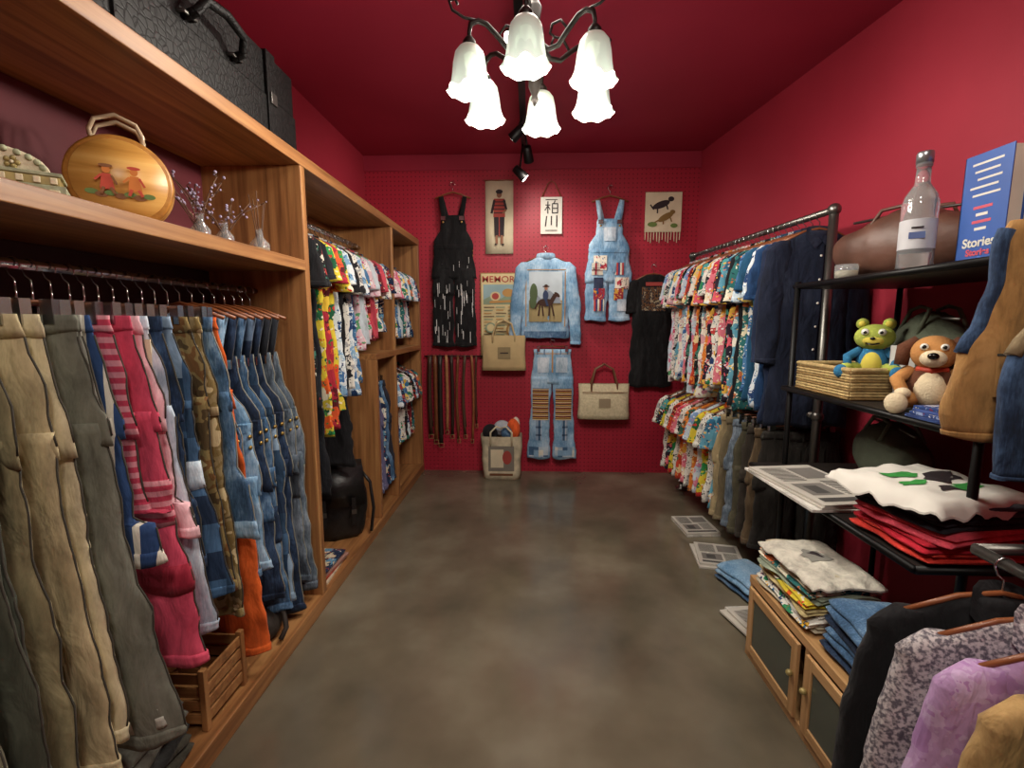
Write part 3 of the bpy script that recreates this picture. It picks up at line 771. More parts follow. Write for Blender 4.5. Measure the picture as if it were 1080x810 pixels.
shirt('denim_jacket', (.12, WY-.052, 1.97), D_LIGHT(), .68, .205, wall=True, sleeve=.66, extra=jacket_art, ht=.034, flare=.98, splay=.045, collar=False,
      bottom=lambda mb: mb.loft([[(.075*cos(2*pi*j/20)*s_, .03*sin(2*pi*j/20), z_) for j in range(20)] for z_, s_ in ((-.1, 1.2), (-.05, 1.0), (-.045, .8))], D_LIGHT()))
def jeans_wall():
    L = 1.0; mb = MB(); z0 = -.07; w = .165
    m = D_LIGHT(); hip = Part([(z0, 0, w*.95, .022), (z0-.15, 0, w*1.06, .03), (z0-.3, 0, w*1.1, .03)], .003, 3, .55); hip.loft(mb, m, 30)
    STR = fab('hstripe', ['5a2a1c', 'c89a50', '20202a', '8a3a2a', 'd8c8a0'], 1.2)
    for s in (-1, 1):
        lg = Part([(z0-.24, s*.093, .092, .03), (z0-.5, s*.1, .084, .03), (z0-.72, s*.108, .09, .033), (z0-.97, s*.115, .105, .036)], .004, 5+s, .55)
        lg.loft(mb, m, 24)
        lg.decal(mb, s*.1-.07, s*.1+.07, z0-.62, z0-.34, STR, .005, 8, 8)
        lg.decal(mb, s*.115-.025, s*.115+.025, z0-.8, z0-.62, fab('plaid', ['8aa0b8', '3a5a7a', 'd8d8d8']), .006)
        lg.decal(mb, s*.115-.085, s*.115+.085, z0-.95, z0-.86, fab('patch', ['b8c8d4', '46678a', '86aac8', 'e0ddd0'], .5), .006, 8, 3)
        hip.decal(mb, s*.08-.05, s*.08+.05, z0-.2, z0-.07, D_PALE(), .005)
    hip.decal(mb, -.006, .006, z0-.2, z0, STITCH, .005, 1, 4); hip.decal(mb, -w*.9, w*.9, z0-.04, z0-.034, STITCH, .005, 10, 1)
    for u in (-.13, -.07, .07, .13): hip.decal(mb, u-.006, u+.006, z0-.045, z0, D_MID(), .006, 1, 2)
    mb.tube([(-.13, 0, z0+.025), (.13, 0, z0+.025)], .005, HANGW); mb.tube([(0, 0, z0+.025), (0, 0, -.03)], .003, CHROME)
    for s in (-1, 1): mb.box((s*.12-.012, -.03, z0-.02), (s*.12+.012, .03, z0+.03), CHROME)
    hook(mb, -.04); nail(mb)
    mb.obj('patchwork_jeans', (.185, WY-.05, 1.185))
jeans_wall()

def tee_art(mb, body):
    body.decal(mb, -.1, .1, -.38, -.18, fab('camo', ['1a1a1c', '6a4a30', '2a2a30', '9a8a70'], 2.2), .004, 8, 8)
    body.decal(mb, -.07, .07, -.17, -.14, simple('tee_print', 'a0403a', .8), .004, 6, 1)
    nail(mb)
shirt('black_tshirt', (1.03, WY-.045, 1.82), solid('0d0d0f'), .95, .17, wall=True, sleeve=.24, extra=tee_art, ht=.03, flare=1.05, splay=.0, collar=False)

INK = simple('ink_print', '2a2024', .8); REDI = simple('red_ink', 'a04038', .8); SKN = simple('printed_skin', '8a6048', .8)
mb = MB()
rings = [[(-.118, 0, z), (-.06, -.004, z), (0, .003, z), (.06, -.004, z), (.118, 0, z), (.118, .005, z), (-.118, .005, z)] for z in (0, -.2, -.4, -.6)]
mb.loft(rings, CREAM); mb.tube([(-.125, .0, 0), (.125, 0, 0)], .006, HANGW)
f = Flat(mb, -.005)
f.el(0, -.115, .022, .028, SKN); f.el(0, -.093, .03, .018, INK); f.P([(-.045, -.15), (.045, -.15), (.05, -.3), (-.05, -.3)], REDI)
for k in range(4): f.rect(-.047, -.18-k*.03, .047, -.172-k*.03, INK)
f.ln(-.04, -.16, -.065, -.27, .02, INK); f.ln(.04, -.16, .06, -.24, .02, INK); f.ln(.06, -.24, .03, -.27, .015, SKN)
f.P([(-.045, -.3), (.045, -.3), (.04, -.46), (-.04, -.46)], INK); f.ln(-.022, -.45, -.022, -.52, .022, SKN); f.ln(.022, -.45, .022, -.52, .022, SKN)
f.ln(-.022, -.525, -.04, -.525, .012, INK); f.ln(.022, -.525, .04, -.525, .012, INK); f.ln(0, -.3, 0, -.46, .008, REDI)
mb.obj('printed_cloth_banner', (-.275, WY-.012, 2.53))

mb = MB(); mb.box((-.09, -.005, -.16), (.09, .005, .14), WHITE)
mb.tube([(-.08, 0, .14), (-.03, -.003, .25), (0, -.003, .27), (.03, -.003, .25), (.08, 0, .14)], .004, HANGW)
f = Flat(mb, -.0055, 0, .055, 1)
f.ln(-.05, .02, -.01, .02, .009, INK); f.ln(-.03, .05, -.03, -.05, .01, INK); f.ln(-.03, .015, -.055, -.025, .008, INK); f.ln(-.03, .015, -.01, -.02, .008, INK)
f.ln(.005, .03, .055, .03, .009, INK); f.ln(.005, -.045, .055, -.045, .009, INK); f.ln(.008, .03, .008, -.045, .009, INK); f.ln(.052, .03, .052, -.045, .009, INK); f.ln(.008, -.008, .052, -.008, .008, INK); f.ln(.03, .055, .02, .03, .008, INK)
f.oz = -.06; f.ln(-.04, .045, -.05, -.04, .01, INK); f.ln(0, .045, 0, -.03, .01, INK); f.ln(.045, .05, .045, -.045, .01, INK)
f.oz = 0; f.rect(-.05, .115, .05, .12, INK); f.rect(-.05, -.135, .05, -.13, INK)
mb.obj('hanging_sign', (.165, WY-.012, 2.25))

PAP = simple('aged_paper', 'c9b98c', .8, 0, .1); mb = MB()
mb.box((-.18, -.006, -.37), (.18, 0, .37), simple('poster_edge', '8a6a38', .7)); f = Flat(mb, -.0062)
f.rect(-.172, -.362, .172, .362, PAP)
GRN2 = simple('poster_green', '7f9078', .8); BL2 = simple('poster_blue', '8aa4a8', .8); OR2 = simple('poster_orange', 'b0844a', .8); PBR = simple('poster_brown', '6a5a44', .8)
f.rect(-.155, .1, .155, .27, BL2); f.P([(-.155, .1), (.155, .1), (.155, .17), (.08, .2), (0, .15), (-.08, .18), (-.155, .14)], GRN2)
f.el(.06, .2, .05, .035, OR2); f.el(-.05, .17, .045, .04, PAP); f.el(-.05, .17, .03, .028, REDI); f.ln(-.1, .12, .12, .13, .02, OR2)
for col in range(3):
    for k in range(15): f.rect(-.15+col*.105, .072-k*.026, -.06+col*.105-.012*((k*7+col) % 3), .08-k*.026, [PBR, GRN2, OR2][(k+col) % 3])
f.el(-.09, -.1, .045, .045, GRN2); f.el(-.09, -.1, .032, .032, PAP); f.el(.09, -.12, .045, .055, OR2); f.el(.09, -.12, .03, .04, PAP)
poster = mb.obj('vintage_poster', (-.262, WY-.002, 1.40))
def text(name, s, loc, size, mat, parent, sx=1, rot=(pi/2, 0, 0)):
    c = bpy.data.curves.new(name, 'FONT'); c.body = s; c.size = size; c.align_x = 'CENTER'; c.extrude = .0004; c.offset = .0008
    c.materials.append(mat); o = bpy.data.objects.new(name, c); scene.collection.objects.link(o)
    o.rotation_euler = rot; o.location = loc; o.scale = (sx, 1, 1); o.parent = parent
    return o
text('poster_title', 'MEMORY', (0, -.0085, .29), .075, REDI, poster, 1.1)

def tote(name, loc, w, h, d, mat, art=None, hh=.14, handle=None):
    mb = MB(); handle = handle or mat
    rings = []
    for i in range(9):
        t = i/8; z = -h*t; ww = w/2*(1-.04*sin(t*pi)+.02*t); dd = d/2*(.45+.75*sin(min(1, t*1.15)*pi*.62))
        rings.append([(ww*math.copysign(abs(cos(2*pi*j/28))**.35, cos(2*pi*j/28)), dd*math.copysign(abs(sin(2*pi*j/28))**.6, sin(2*pi*j/28))+.003*sin(j*1.7+z*20), z) for j in range(28)])
    mb.loft(rings, mat, cap0=False)
    for y in (-d*.25, d*.2):
        mb.tube([(-w*.25, y*1.3, -h*.22), (-w*.25, y, .0), (-w*.17, y*.6, hh*.75), (0, y*.3, hh), (w*.17, y*.6, hh*.75), (w*.25, y, 0), (w*.25, y*1.3, -h*.22)], .009, handle)
    if art: art(mb)
    mb.tube([(0, d*.4, hh+.003), (0, -d*.35, hh+.003)], .004, CHROME)
    return mb.obj(name, loc)
BRL = simple('brown_leather', '6a4228', .45)
def bag_art(mb):
    f = Flat(mb, -.062); f.rect(-.05, -.2, .06, -.1, simple('patch_label', '8a7a58', .8)); f.ln(-.03, -.15, .04, -.15, .01, INK)
tote('canvas_tote_bag', (-.235, WY-.075, 1.235), .38, .3, .1, simple('khaki_canvas', 'b59f74', .9, 0, .1, 8, .3), bag_art, .13)
tote('woven_handbag', (.63, WY-.085, .82), .44, .3, .13, simple('woven_straw', 'c8bc9c', .9, 0, .15, 60, .4, 90),
     lambda mb: (Flat(mb, -.079).rect(-.19, -.07, .19, -.062, BRL), Flat(mb, -.079).rect(-.05, -.2, .05, -.12, simple('bag_motif', '9a8a70', .9))), .17, BRL)

mb = MB(); mb.box((-.15, -.006, -.15), (.15, .004, .17), CREAM)
for i in range(13):
    x = -.144+i*.024; mb.tube([(x, -.002, -.15), (x+.003*sin(i*2), -.002, -.215-.012*(i % 3))], .004, CREAM, 5)
mb.tube([(-.155, 0, .17), (.155, 0, .17)], .006, HANGW)
f = Flat(mb, -.0062); BR3 = simple('ochre_thread', '7a6030', .8)
f.el(-.02, .07, .075, .028, INK, .35); f.el(.06, .115, .025, .02, INK); f.ln(-.08, .03, -.11, .07, .012, INK); f.ln(-.05, .05, -.05, .0, .012, INK); f.ln(.02, .08, .035, .03, .012, INK)
f.el(.02, -.03, .07, .026, BR3, .5); f.el(.075, .01, .022, .018, BR3); f.ln(-.03, -.05, -.08, -.08, .01, BR3); f.ln(0, -.04, 0, -.09, .011, BR3); f.ln(.05, -.02, .07, -.07, .011, BR3)
f.el(-.09, -.09, .04, .02, GRNP); f.el(.09, -.1, .03, .018, GRNP)
mb.obj('embroidered_wall_hanging', (1.1, WY-.008, 2.25))

mb = MB(); mb.tube([(-.26, -.05, 0), (.26, -.05, 0)], .007, BLACK)
for x in (-.24, .24): mb.tube([(x, .0, 0), (x, -.05, 0)], .006, BLACK)
mb.obj('belt_rail', (-.68, BY, 1.05))
rr = random.Random(3)
for i, (x, c, L, w) in enumerate([(-.89, '3a2214', .7, .034), (-.845, '6a3c1e', .75, .03), (-.8, '201814', .78, .036), (-.745, '9a6a44', .66, .022), (-.7, '2a1a12', .7, .026), (-.64, '6a3c20', .74, .02), (-.58, '4a3424', .7, .022), (-.52, '8a5430', .74, .018), (-.48, '4a2818', .6, .016)]):
    mb = MB(); m = simple('belt_leather', c, .45, 0, .2, 20); bend = rr.uniform(-.02, .02)
    for yo, l2 in ((-.011, L), (.011, L*.9)):
        mb.loft([[(bend*sin(t*3)-w/2, yo-.002, -L*0-l2*t), (bend*sin(t*3)+w/2, yo-.002, -l2*t), (bend*sin(t*3)+w/2, yo+.002, -l2*t), (bend*sin(t*3)-w/2, yo+.002, -l2*t)] for t in [k/10 for k in range(11)]], m)
    mb.box((-w/2, -.013, 0), (w/2, .013, .012), m)
    mb.tube([(-w*.6, -.012, -L-.035), (w*.6, -.012, -L-.035), (w*.6, -.012, -L), (-w*.6, -.012, -L), (-w*.6, -.012, -L-.035)], .003, GLD)
    mb.obj('leather_belt', (x, BY-.05, 1.048))

mb = MB(); h = .38
rings = []
for i in range(8):
    t = i/7; z = h*t; w = .16+.02*t
    rings.append([(w*math.copysign(abs(cos(2*pi*j/28))**.4, cos(2*pi*j/28))+.004*sin(z*30), .1*math.copysign(abs(sin(2*pi*j/28))**.5, sin(2*pi*j/28)), z) for j in range(28)])
mb.loft(rings, simple('printed_canvas', 'c2b79c', .9, 0, .3, 14), cap1=False)
mb.loft([[(p[0]*.97, p[1]*.95, .3) for p in rings[-1]], [(p[0]*.96, p[1]*.94, .3001) for p in rings[-1]]], BLK)
f = Flat(mb, -.1012); f.rect(-.11, .08, .11, .3, simple('bag_print_grey', '7a746a', .9)); f.rect(-.09, .11, .02, .27, CREAM); f.el(.05, .2, .04, .06, REDI); f.ln(-.1, .05, .1, .05, .02, BRL)
for s in (-1, 1): mb.tube([(s*.09, -.1, .3), (s*.09, -.11, .42), (s*.04, -.1, .47), (s*.0, -.09, .45)], .008, CREAM)
for c, r_, m in [((-.1, 0, .4), (.07, .06, .07), solid('1c1c20')), ((.0, .02, .43), (.075, .06, .07), solid('a8b0b8')), ((.1, 0, .42), (.06, .06, .1), solid('d85a28')), ((.05, -.02, .4), (.06, .06, .06), D_MID()), ((.12, .02, .47), (.035, .04, .06), solid('d8d0c0'))]:
    mb.ell(c, r_, m)
mb.obj('canvas_bag_of_textiles', (-.25, 4.03, 0))

# ------------------------------------------------------------ right rack
A1, A2 = Vector((1.365, 2.28, 0)), Vector((1.235, 3.78, 0))
def rk(t): return A1.lerp(A2, t)
mb = MB()
for z in (1.85, .9): mb.tube([(A1.x, A1.y, z), (A2.x, A2.y, z)], .016, PIPE, 12)
for p in (A1, A2):
    mb.tube([(p.x, p.y, 0), (p.x, p.y, 1.87)], .02, PIPE, 14)
    for z in (1.85, .9): mb.ell((p.x, p.y, z), .028, PIPE)
    mb.lathe([(.05, 0), (.05, .008), (.024, .012), (.024, .04)], (p.x, p.y, 0), PIPE, 18)
mb.obj('pipe_clothes_rack')
FLP = fab('floral', ['c8d8e4', 'd87a98', 'f0ece4', '7a9ac8', 'e0a0b0'], .9); FLM = fab('floral', ['efe9dc', 'd8a0a8', '8ab0c0', 'e2c870', 'b8788a'], .9)
FLQ = fab('floral', ['e07888', 'f4e4c8', 'f0b040', 'c03850', 'ffffff'], .9); FLS = fab('floral', ['2a2030', 'e06070', 'f0c050', '50a0a0', 'e8e0e0'], .9)
FLT = fab('floral', ['60a0b8', 'f0e8d8', 'e88048', '2a6080', 'f0c860'], .9); FLU = fab('floral', ['c8442c', 'f0d8a0', 'f08838', '7a1c1c', '3a7a58'], .9)
ups = [FLP, FLE, FLI, FLT, FLM, FLC, FLQ, FLF, FLP, FLU, FLF, FLM, FLK, FLS, FLA, FLI, FLQ, FLF, FLS, FLT, solid('1b1b20'), FLG, FLJ, solid('1f4f70'), FLC, solid('20406a'), solid('1a2640'), solid('141c30')]
nU = len(ups)
for i, m in enumerate(ups):
    t = 1-.05-(i/(nU-1))*.89; p = rk(t)
    last = i >= nU-2
    shirt('hanging_shirt', (p.x, p.y, 1.85), m, R.uniform(.8, .92) if not last else .94, .178, R.uniform(-.08, .08), sleeve=R.choice([.18, .22, .24]) if not last else .55, splay=.015, ht=.019 if not last else .024, fa=.005, flare=1.12)
los = [FLI, FLS, FLB, FLI, FLU, FLQ, FLI, FLK, FLP, FLB, FLI, FLT, solid('9a8a68'), solid('6a5f48'), D_GREY(), solid('4a4636'), solid('332d26'), solid('5a4a36'), solid('26231f')]
for i, m in enumerate(los):
    t = 1-.05-(i/(len(los)-1))*.88; p = rk(t)
    if i < 12: shirt('hanging_shirt', (p.x, p.y, .9), m, .62, .185, R.uniform(-.06, .06), sleeve=.17, splay=.015, ht=.022)
    else: pants('hanging_trousers', (p.x, p.y, .9), m, .62, .195, .11, R.uniform(-.06, .06), .0, ht=.026, fa=.005, drop=-.1, tag=(i == 14))
PAPW = simple('paper_white', 'bfbab0', .7)
NEWS = fab('patch', ['cfccc4', 'a8a49a', '8f8b84', 'dcd8d0', '50505a', 'c4c0b8'], .7)
stack('magazine_stack', (1.05, 1.99, 0), [(.26, .26, .012, NEWS), (.25, .24, .01, PAPW), (.25, .24, .01, PAPW)], .2, .02, 2, True)
stack('magazine_stack', (1.08, 2.62, 0), [(.24, .28, .012, PAPW), (.24, .26, .012, PAPW)], -.1, .02, 3, True)
stack('magazine_stack', (1.10, 3.05, 0), [(.22, .28, .012, NEWS), (.22, .27, .012, PAPW)], .1, .02, 4, True)
folded('folded_jeans', (1.12, 2.3, .008), [(.24, .26, .05, D_MID()), (.22, .24, .045, D_LIGHT())], .3, 6)

# ------------------------------------------------------------ right display shelf (black metal)
SB = simple('dark_shelf_board', '211c19', .5)
mb = MB(); SX0, SX1, SY0, SY1 = 1.165, 1.60, 1.25, 2.16
for x in (SX0, SX1):
    for y in (SY0, SY1):
        mb.tube([(x, y, 0), (x, y, 1.52)], .012, BLACK, 10)
for z, xo in ((1.49, 0), (1.04, -.02), (.68, -.14)):
    mb.box((SX0+xo, SY0-.02, z), (SX1+.01, SY1+.02, z+.022), SB)
    mb.tube([(SX0+xo, SY0-.02, z+.011), (SX0+xo, SY1+.02, z+.011)], .012, BLACK, 8)
    mb.tube([(SX0+xo, SY0-.02, z+.011), (SX1, SY0-.02, z+.011)], .012, BLACK, 8)
mb.obj('metal_display_shelf')
T1, T2, T3 = 1.513, 1.063, .703

LBL = simple('bottle_label', 'b8b8bc', .6)
mb = MB(); mb.lathe([(.042, 0), (.047, .006), (.047, .2), (.041, .225), (.02, .26), (.018, .31), (.021, .312), (.021, .325)], (0, 0, 0), GLASS, 36, cap1=False)
mb.lathe([(.022, .322), (.0225, .35), (.02, .356)], (0, 0, 0), simple('steel_cap', 'a0a4a8', .3, .8), 20)
mb.lathe([(.0475, .06), (.0475, .15)], (0, 0, 0), LBL, 36, cap0=False, cap1=False)
f = Flat(mb, -.0482); f.rect(-.02, .09, .02, .11, simple('label_text', '4a5a8a', .6)); f.rect(-.015, .12, .015, .126, INK)
mb.obj('glass_bottle', (1.22, 1.60, T1), (0, 0, math.radians(-38)))
mb = MB(); mb.lathe([(.03, 0), (.038, .005), (.04, .05), (.032, .055), (.037, .055)], (0, 0, 0), GLASS, 24, cap1=False); mb.lathe([(.031, .005), (.033, .03)], (0, 0, 0), CREAM, 20)
mb.obj('glass_candle_jar', (1.22, 1.93, T1))
def book(name, loc, w, d, h, cover, rz, label=None):
    """upright book: front cover faces -x, fore-edge (pages) at -y, spine at +y"""
    mb = MB(); c = .003
    mb.box((-w/2, -d/2, 0), (-w/2+c, d/2, h), cover); mb.box((w/2-c, -d/2, 0), (w/2, d/2, h), cover); mb.box((-w/2, d/2-c, 0), (w/2, d/2, h), cover)
    mb.box((-w/2+c, -d/2+.005, .004), (w/2-c, d/2-c, h-.004), simple('book_pages', 'd9d2c0', .8))
    LG = simple('cover_print', 'd0ccc0', .5); CR_ = simple('cover_red', 'c04a5a', .5)
    if label:
        for k in range(5): mb.box((-w/2-.0008, -d*.32+.008*(k % 2), h*.9-k*.022), (-w/2, d*.32-.01*(k % 3), h*.9-k*.022+.006), LG)
        for k in range(4): mb.box((-w/2-.0008, -d*.2+.012*(k % 2), h*.5-k*.02), (-w/2, d*.2-.01*(k % 2), h*.5-k*.02+.008), LG if k % 2 else CR_)
    o = mb.obj(name, loc, (0, 0, rz), bevel=.0008)
    if label:
        text('cover_title', label, (-w/2-.0015, 0, h*.16), .036, LG, o, 1, (pi/2, 0, -pi/2))
        text('cover_subtitle', label, (-w/2-.0015, 0, h*.08), .026, CR_, o, 1, (pi/2, 0, -pi/2))
    return o
BB = simple('blue_cover', '27509a', .5)
book('hardcover_book', (1.305, 1.455, T1), .045, .145, .31, BB, math.radians(0), 'Stories')
book('hardcover_book', (1.362, 1.455, T1), .06, .145, .29, simple('white_cover', 'd8d2c4', .5), math.radians(0))
book('hardcover_book', (1.42, 1.45, T1), .04, .14, .26, simple('beige_cover', 'a89a7a', .5), math.radians(0))
def softbag(name, loc, r, mat, rz=0, hh=.1, hm=None):
    mb = MB(); rings = []
    for i in range(21):
        t = i/20; s = sin(pi*min(1, max(0, .04+t*.92)))**.35
        rings.append([((t-.5)*2*r[0], r[1]*s*cos(a)*(1+.08*noise.noise(Vector((t*8, cos(a)*2, 3)))), r[2]+r[2]*s*math.copysign(abs(sin(a))**.8, sin(a))*(1-(.14*sin(t*9)+.12*noise.noise(Vector((t*9, cos(a)*2, 7))))*(sin(a) > 0))) for a in [2*pi*j/28 for j in range(28)]])
    mb.loft(rings, mat)
    for y in (-.4, .4): mb.tube([(-r[0]*.4, r[1]*y*1.8, r[2]*1.6), (-r[0]*.35, r[1]*y, r[2]*2+hh*.7), (0, r[1]*y, r[2]*2+hh), (r[0]*.35, r[1]*y, r[2]*2+hh*.7), (r[0]*.4, r[1]*y*1.8, r[2]*1.6)], .007, hm or mat)
    mb.tube([(-r[0]*.85, 0, r[2]*1.95), (0, 0, r[2]*2.0), (r[0]*.85, 0, r[2]*1.95)], .005, PIPE)
    return mb.obj(name, loc, (0, 0, rz))
softbag('leather_holdall', (1.42, 1.88, T1), (.25, .13, .12), simple('chestnut_leather', '5a3c30', .5, 0, .35, 8, .5, 26), math.radians(118), .02)
softbag('canvas_shoulder_bag', (1.46, 1.80, T2), (.24, .1, .15), simple('olive_canvas', '4a5040', .85, 0, .2, 8, .4, 60), math.radians(70), .04)
softbag('canvas_shoulder_bag', (1.42, 1.88, T3), (.2, .1, .12), simple('olive_canvas', '4a5040', .85, 0, .2, 8, .4, 60), math.radians(75), .03)
WK = simple('wicker', 'b39a68', .8, 0, .25, 60); WK2 = simple('wicker_dark', '8a6f42', .8, 0, .25, 60)
mb = MB(); w, d, h = .11, .17, .1
def rect_ring(w, d, z, n=9):
    p = []
    for i in range(n): p.append((-w+2*w*i/n, -d, z))
    for i in range(n): p.append((w, -d+2*d*i/n, z))
    for i in range(n): p.append((w-2*w*i/n, d, z))
    for i in range(n): p.append((-w, d-2*d*i/n, z))
    return p
for k in range(10):
    z = .006+k*.0105; rr_ = rect_ring(w, d, z)
    pts = [(x*(1+.012*((i+k) % 2)), y*(1+.008*((i+k) % 2)), z) for i, (x, y, z) in enumerate(rr_)]; mb.tube(pts+[pts[0]], .0056, WK if k % 3 else WK2, 6)
for x, y, z in rect_ring(w, d, 0)[::2]: mb.tube([(x, y, 0), (x, y, h+.005)], .0035, WK2, 5)
mb.tube([*rect_ring(w, d, h+.01), rect_ring(w, d, h+.01)[0]], .009, WK, 8); mb.box((-w, -d, 0), (w, d, .006), WK2)
mb.box((-w+.01, -d+.01, .006), (w-.01, d-.01, .07), solid('8a8474'))
mb.obj('wicker_basket', (1.265, 1.92, T2))
GP = simple('green_plush', 'a0ac4a', .95, 0, .15, 20, .5, 200); BP = simple('blue_plush', '2a6f9a', .95, 0, .15, 20, .5, 200); YP = simple('yellow_plush', 'd0c050', .95); EW = simple('toy_eye_white', 'e8e8e0', .3); EB = simple('toy_eye_black', '0a0a0a', .2)
mb = MB()
mb.ell((0, 0, .055), (.045, .04, .055), BP); mb.ell((0, -.02, .05), (.03, .028, .042), YP)
mb.ell((0, -.005, .135), (.055, .045, .042), GP); mb.ell((0, -.036, .125), (.03, .018, .018), YP)
for s in (-1, 1):
    mb.ell((s*.035, 0, .178), .018, GP); mb.ell((s*.035, -.01, .178), .011, YP); mb.ell((s*.022, -.043, .152), .011, EW); mb.ell((s*.021, -.052, .151), .005, EB)
    mb.tube([(s*.035, -.005, .09), (s*.065, -.03, .07), (s*.06, -.055, .045)], [.016, .014, .012], BP); mb.ell((s*.06, -.06, .04), (.016, .014, .012), GP)
    mb.tube([(s*.025, -.01, .03), (s*.065, -.05, .035), (s*.07, -.08, .025)], [.022, .019, .016], GP); mb.ell((s*.072, -.09, .026), (.02, .016, .022), BP)
mb.ell((0, -.054, .132), (.007, .005, .005), EB); mb.tube([(-.018, -.05, .117), (0, -.055, .113), (.018, -.05, .117)], .0025, EB)
bo = mb.obj('plush_toy_bear', (1.285, 1.835, T2+.072), (0, 0, math.radians(-40))); bo.scale = (1.15, 1.15, 1.15)
DP = simple('tan_plush', 'b8824a', .95, 0, .15, 20, .5, 200); DP2 = simple('brown_plush', '5a3420', .95, 0, .15, 20, .5, 200); CP = simple('cream_plush', 'd8c8a8', .95, 0, .1, 20, .5, 200)
mb = MB()
mb.ell((0, 0, .065), (.055, .05, .068), DP2); mb.ell((0, -.028, .06), (.036, .03, .05), CP)
mb.ell((0, -.01, .155), (.05, .046, .046), DP); mb.ell((0, -.055, .142), (.028, .03, .022), CP); mb.ell((0, -.085, .15), (.012, .009, .009), EB)
for s in (-1, 1):
    mb.ell((s*.02, -.05, .172), .009, EW); mb.ell((s*.02, -.058, .172), .005, EB)
    mb.tube([(s*.035, 0, .19), (s*.062, -.005, .165), (s*.066, -.01, .12)], [.012, .018, .016], DP2)
    mb.tube([(s*.045, -.005, .105), (s*.07, -.035, .08), (s*.055, -.07, .055)], [.018, .017, .015], DP); mb.ell((s*.053, -.075, .05), (.018, .017, .015), CP)
    mb.tube([(s*.03, -.01, .03), (s*.06, -.06, .028), (s*.062, -.09, .022)], [.026, .023, .02], DP); mb.ell((s*.063, -.11, .026), (.025, .018, .028), CP)
mb.tube([(0, .045, .03), (.03, .08, .04), (.05, .09, .07)], [.012, .011, .008], DP)
mb.tube([(-.03, -.02, .112), (0, -.038, .108), (.03, -.02, .112)], .008, REDP)
dg = mb.obj('plush_dog', (1.285, 1.565, T2), (0, 0, math.radians(-40))); dg.scale = (1.2, 1.2, 1.2)
book('picture_book', (1.345, 1.70, T2), .02, .16, .2, simple('pale_cover', 'cfd0cc', .5), math.radians(35))
book('picture_book', (1.39, 1.68, T2), .02, .16, .18, simple('teal_cover', '7aa8a8', .5), math.radians(35))
NB = fab('floral', ['24407a', 'd8d0c0', '7a2a4a', '8a9ac0', 'c8c8d8'], 1.6)
stack('folded_bandanas', (1.215, 1.36, T2), [(.15, .2, .01, solid('24386a')), (.15, .2, .009, NB), (.14, .19, .009, solid('3a4f8a')), (.13, .18, .008, NB)], .1, .006, 8)

# shelf 3 textiles
stack('magazine_stack', (1.09, 1.83, T3), [(.28, .48, .01, NEWS), (.28, .44, .008, PAPW), (.27, .44, .008, PAPW)], .12, .015, 9, True)
GT = simple('tee_green_print', '2f8a3a', .9)
folded('folded_clothes', (1.18, 1.36, T3+.008), [(.29, .28, .034, solid('c8372c')), (.3, .28, .03, solid('b0182c')), (.29, .29, .032, solid('d04a5a')), (.3, .28, .032, solid('1b1b22')), (.29, .28, .034, solid('2a2a32'))], .1, 3, .008)
draped('printed_tshirt', (1.165, 1.39, T3+.178), .38, .36, WHITE, .045, .25, 4, [(-.1, .3, .4, .16, GT), (.3, .05, .35, .2, INK), (-.4, -.1, .25, .12, GT), (.25, -.35, .3, .14, GT), (-.1, -.4, .2, .1, INK)])

# wooden cabinet with glass doors
PINE = wood('pine_y', 1, '9a7448', 'b88f60', 'cca678', .45); PINEZ = wood('pine_z', 2, '9a7448', 'b88f60', 'cca678', .45)
DARKG, n_, l_, bb = base('smoked_glass', .12, 0, .6); bb.inputs['Base Color'].default_value = lin('4a5048')
mb = MB(); cx0, cx1, cy0, cy1, ch = .885, 1.135, 1.03, 1.83, .34
mb.box((cx0, cy0, ch-.03), (cx1, cy1, ch), PINE); mb.box((cx0, cy0, 0), (cx1, cy1, .035), PINE)
mb.box((cx1-.015, cy0, .035), (cx1, cy1, ch-.03), PINE)
for y in (cy0, (cy0+cy1)/2-.012, cy1-.025): mb.box((cx0+.004, y, .035), (cx1-.015, y+.025, ch-.03), PINEZ)
for k in range(2):
    a = cy0+.028+k*.4; b2 = a+.355-.01*k
    mb.box((cx0-.012, a, .04), (cx0, a+.035, ch-.035), PINEZ); mb.box((cx0-.012, b2-.035, .04), (cx0, b2, ch-.035), PINEZ)
    mb.box((cx0-.012, a+.035, .04), (cx0, b2-.035, .075), PINE); mb.box((cx0-.012, a+.035, ch-.07), (cx0, b2-.035, ch-.035), PINE)
    mb.box((cx0-.007, a+.035, .075), (cx0-.003, b2-.035, ch-.07), DARKG)
    mb.ell((cx0-.022, b2-.018 if k == 0 else a+.018, .19), .011, GLD)
mb.obj('glass_door_cabinet', bevel=.003)
folded('folded_tshirts', (1.01, 1.62, .35), [(.23, .34, .022, solid('b8b09a')), (.23, .34, .02, FLA), (.22, .33, .02, FLI), (.23, .33, .02, solid('b8a878')), (.22, .34, .02, FLB), (.23, .32, .02, solid('8f9a86')), (.22, .32, .02, FLG), (.23, .33, .024, solid('c0b8a0'))], .05, 12, .01)
draped('folded_printed_tshirt', (1.005, 1.61, .517), .25, .35, solid('cfcabc'), .02, .04, 7, [(0, .1, .45, .3, simple('grey_print', '8a8880', .9)), (.05, .1, .2, .14, INK)])
folded('folded_jeans', (1.01, 1.25, .352), [(.23, .32, .04, D_DARK()), (.23, .3, .04, D_MID()), (.22, .31, .04, D_DARK()), (.23, .3, .04, D_MID())], -.04, 15, .008)

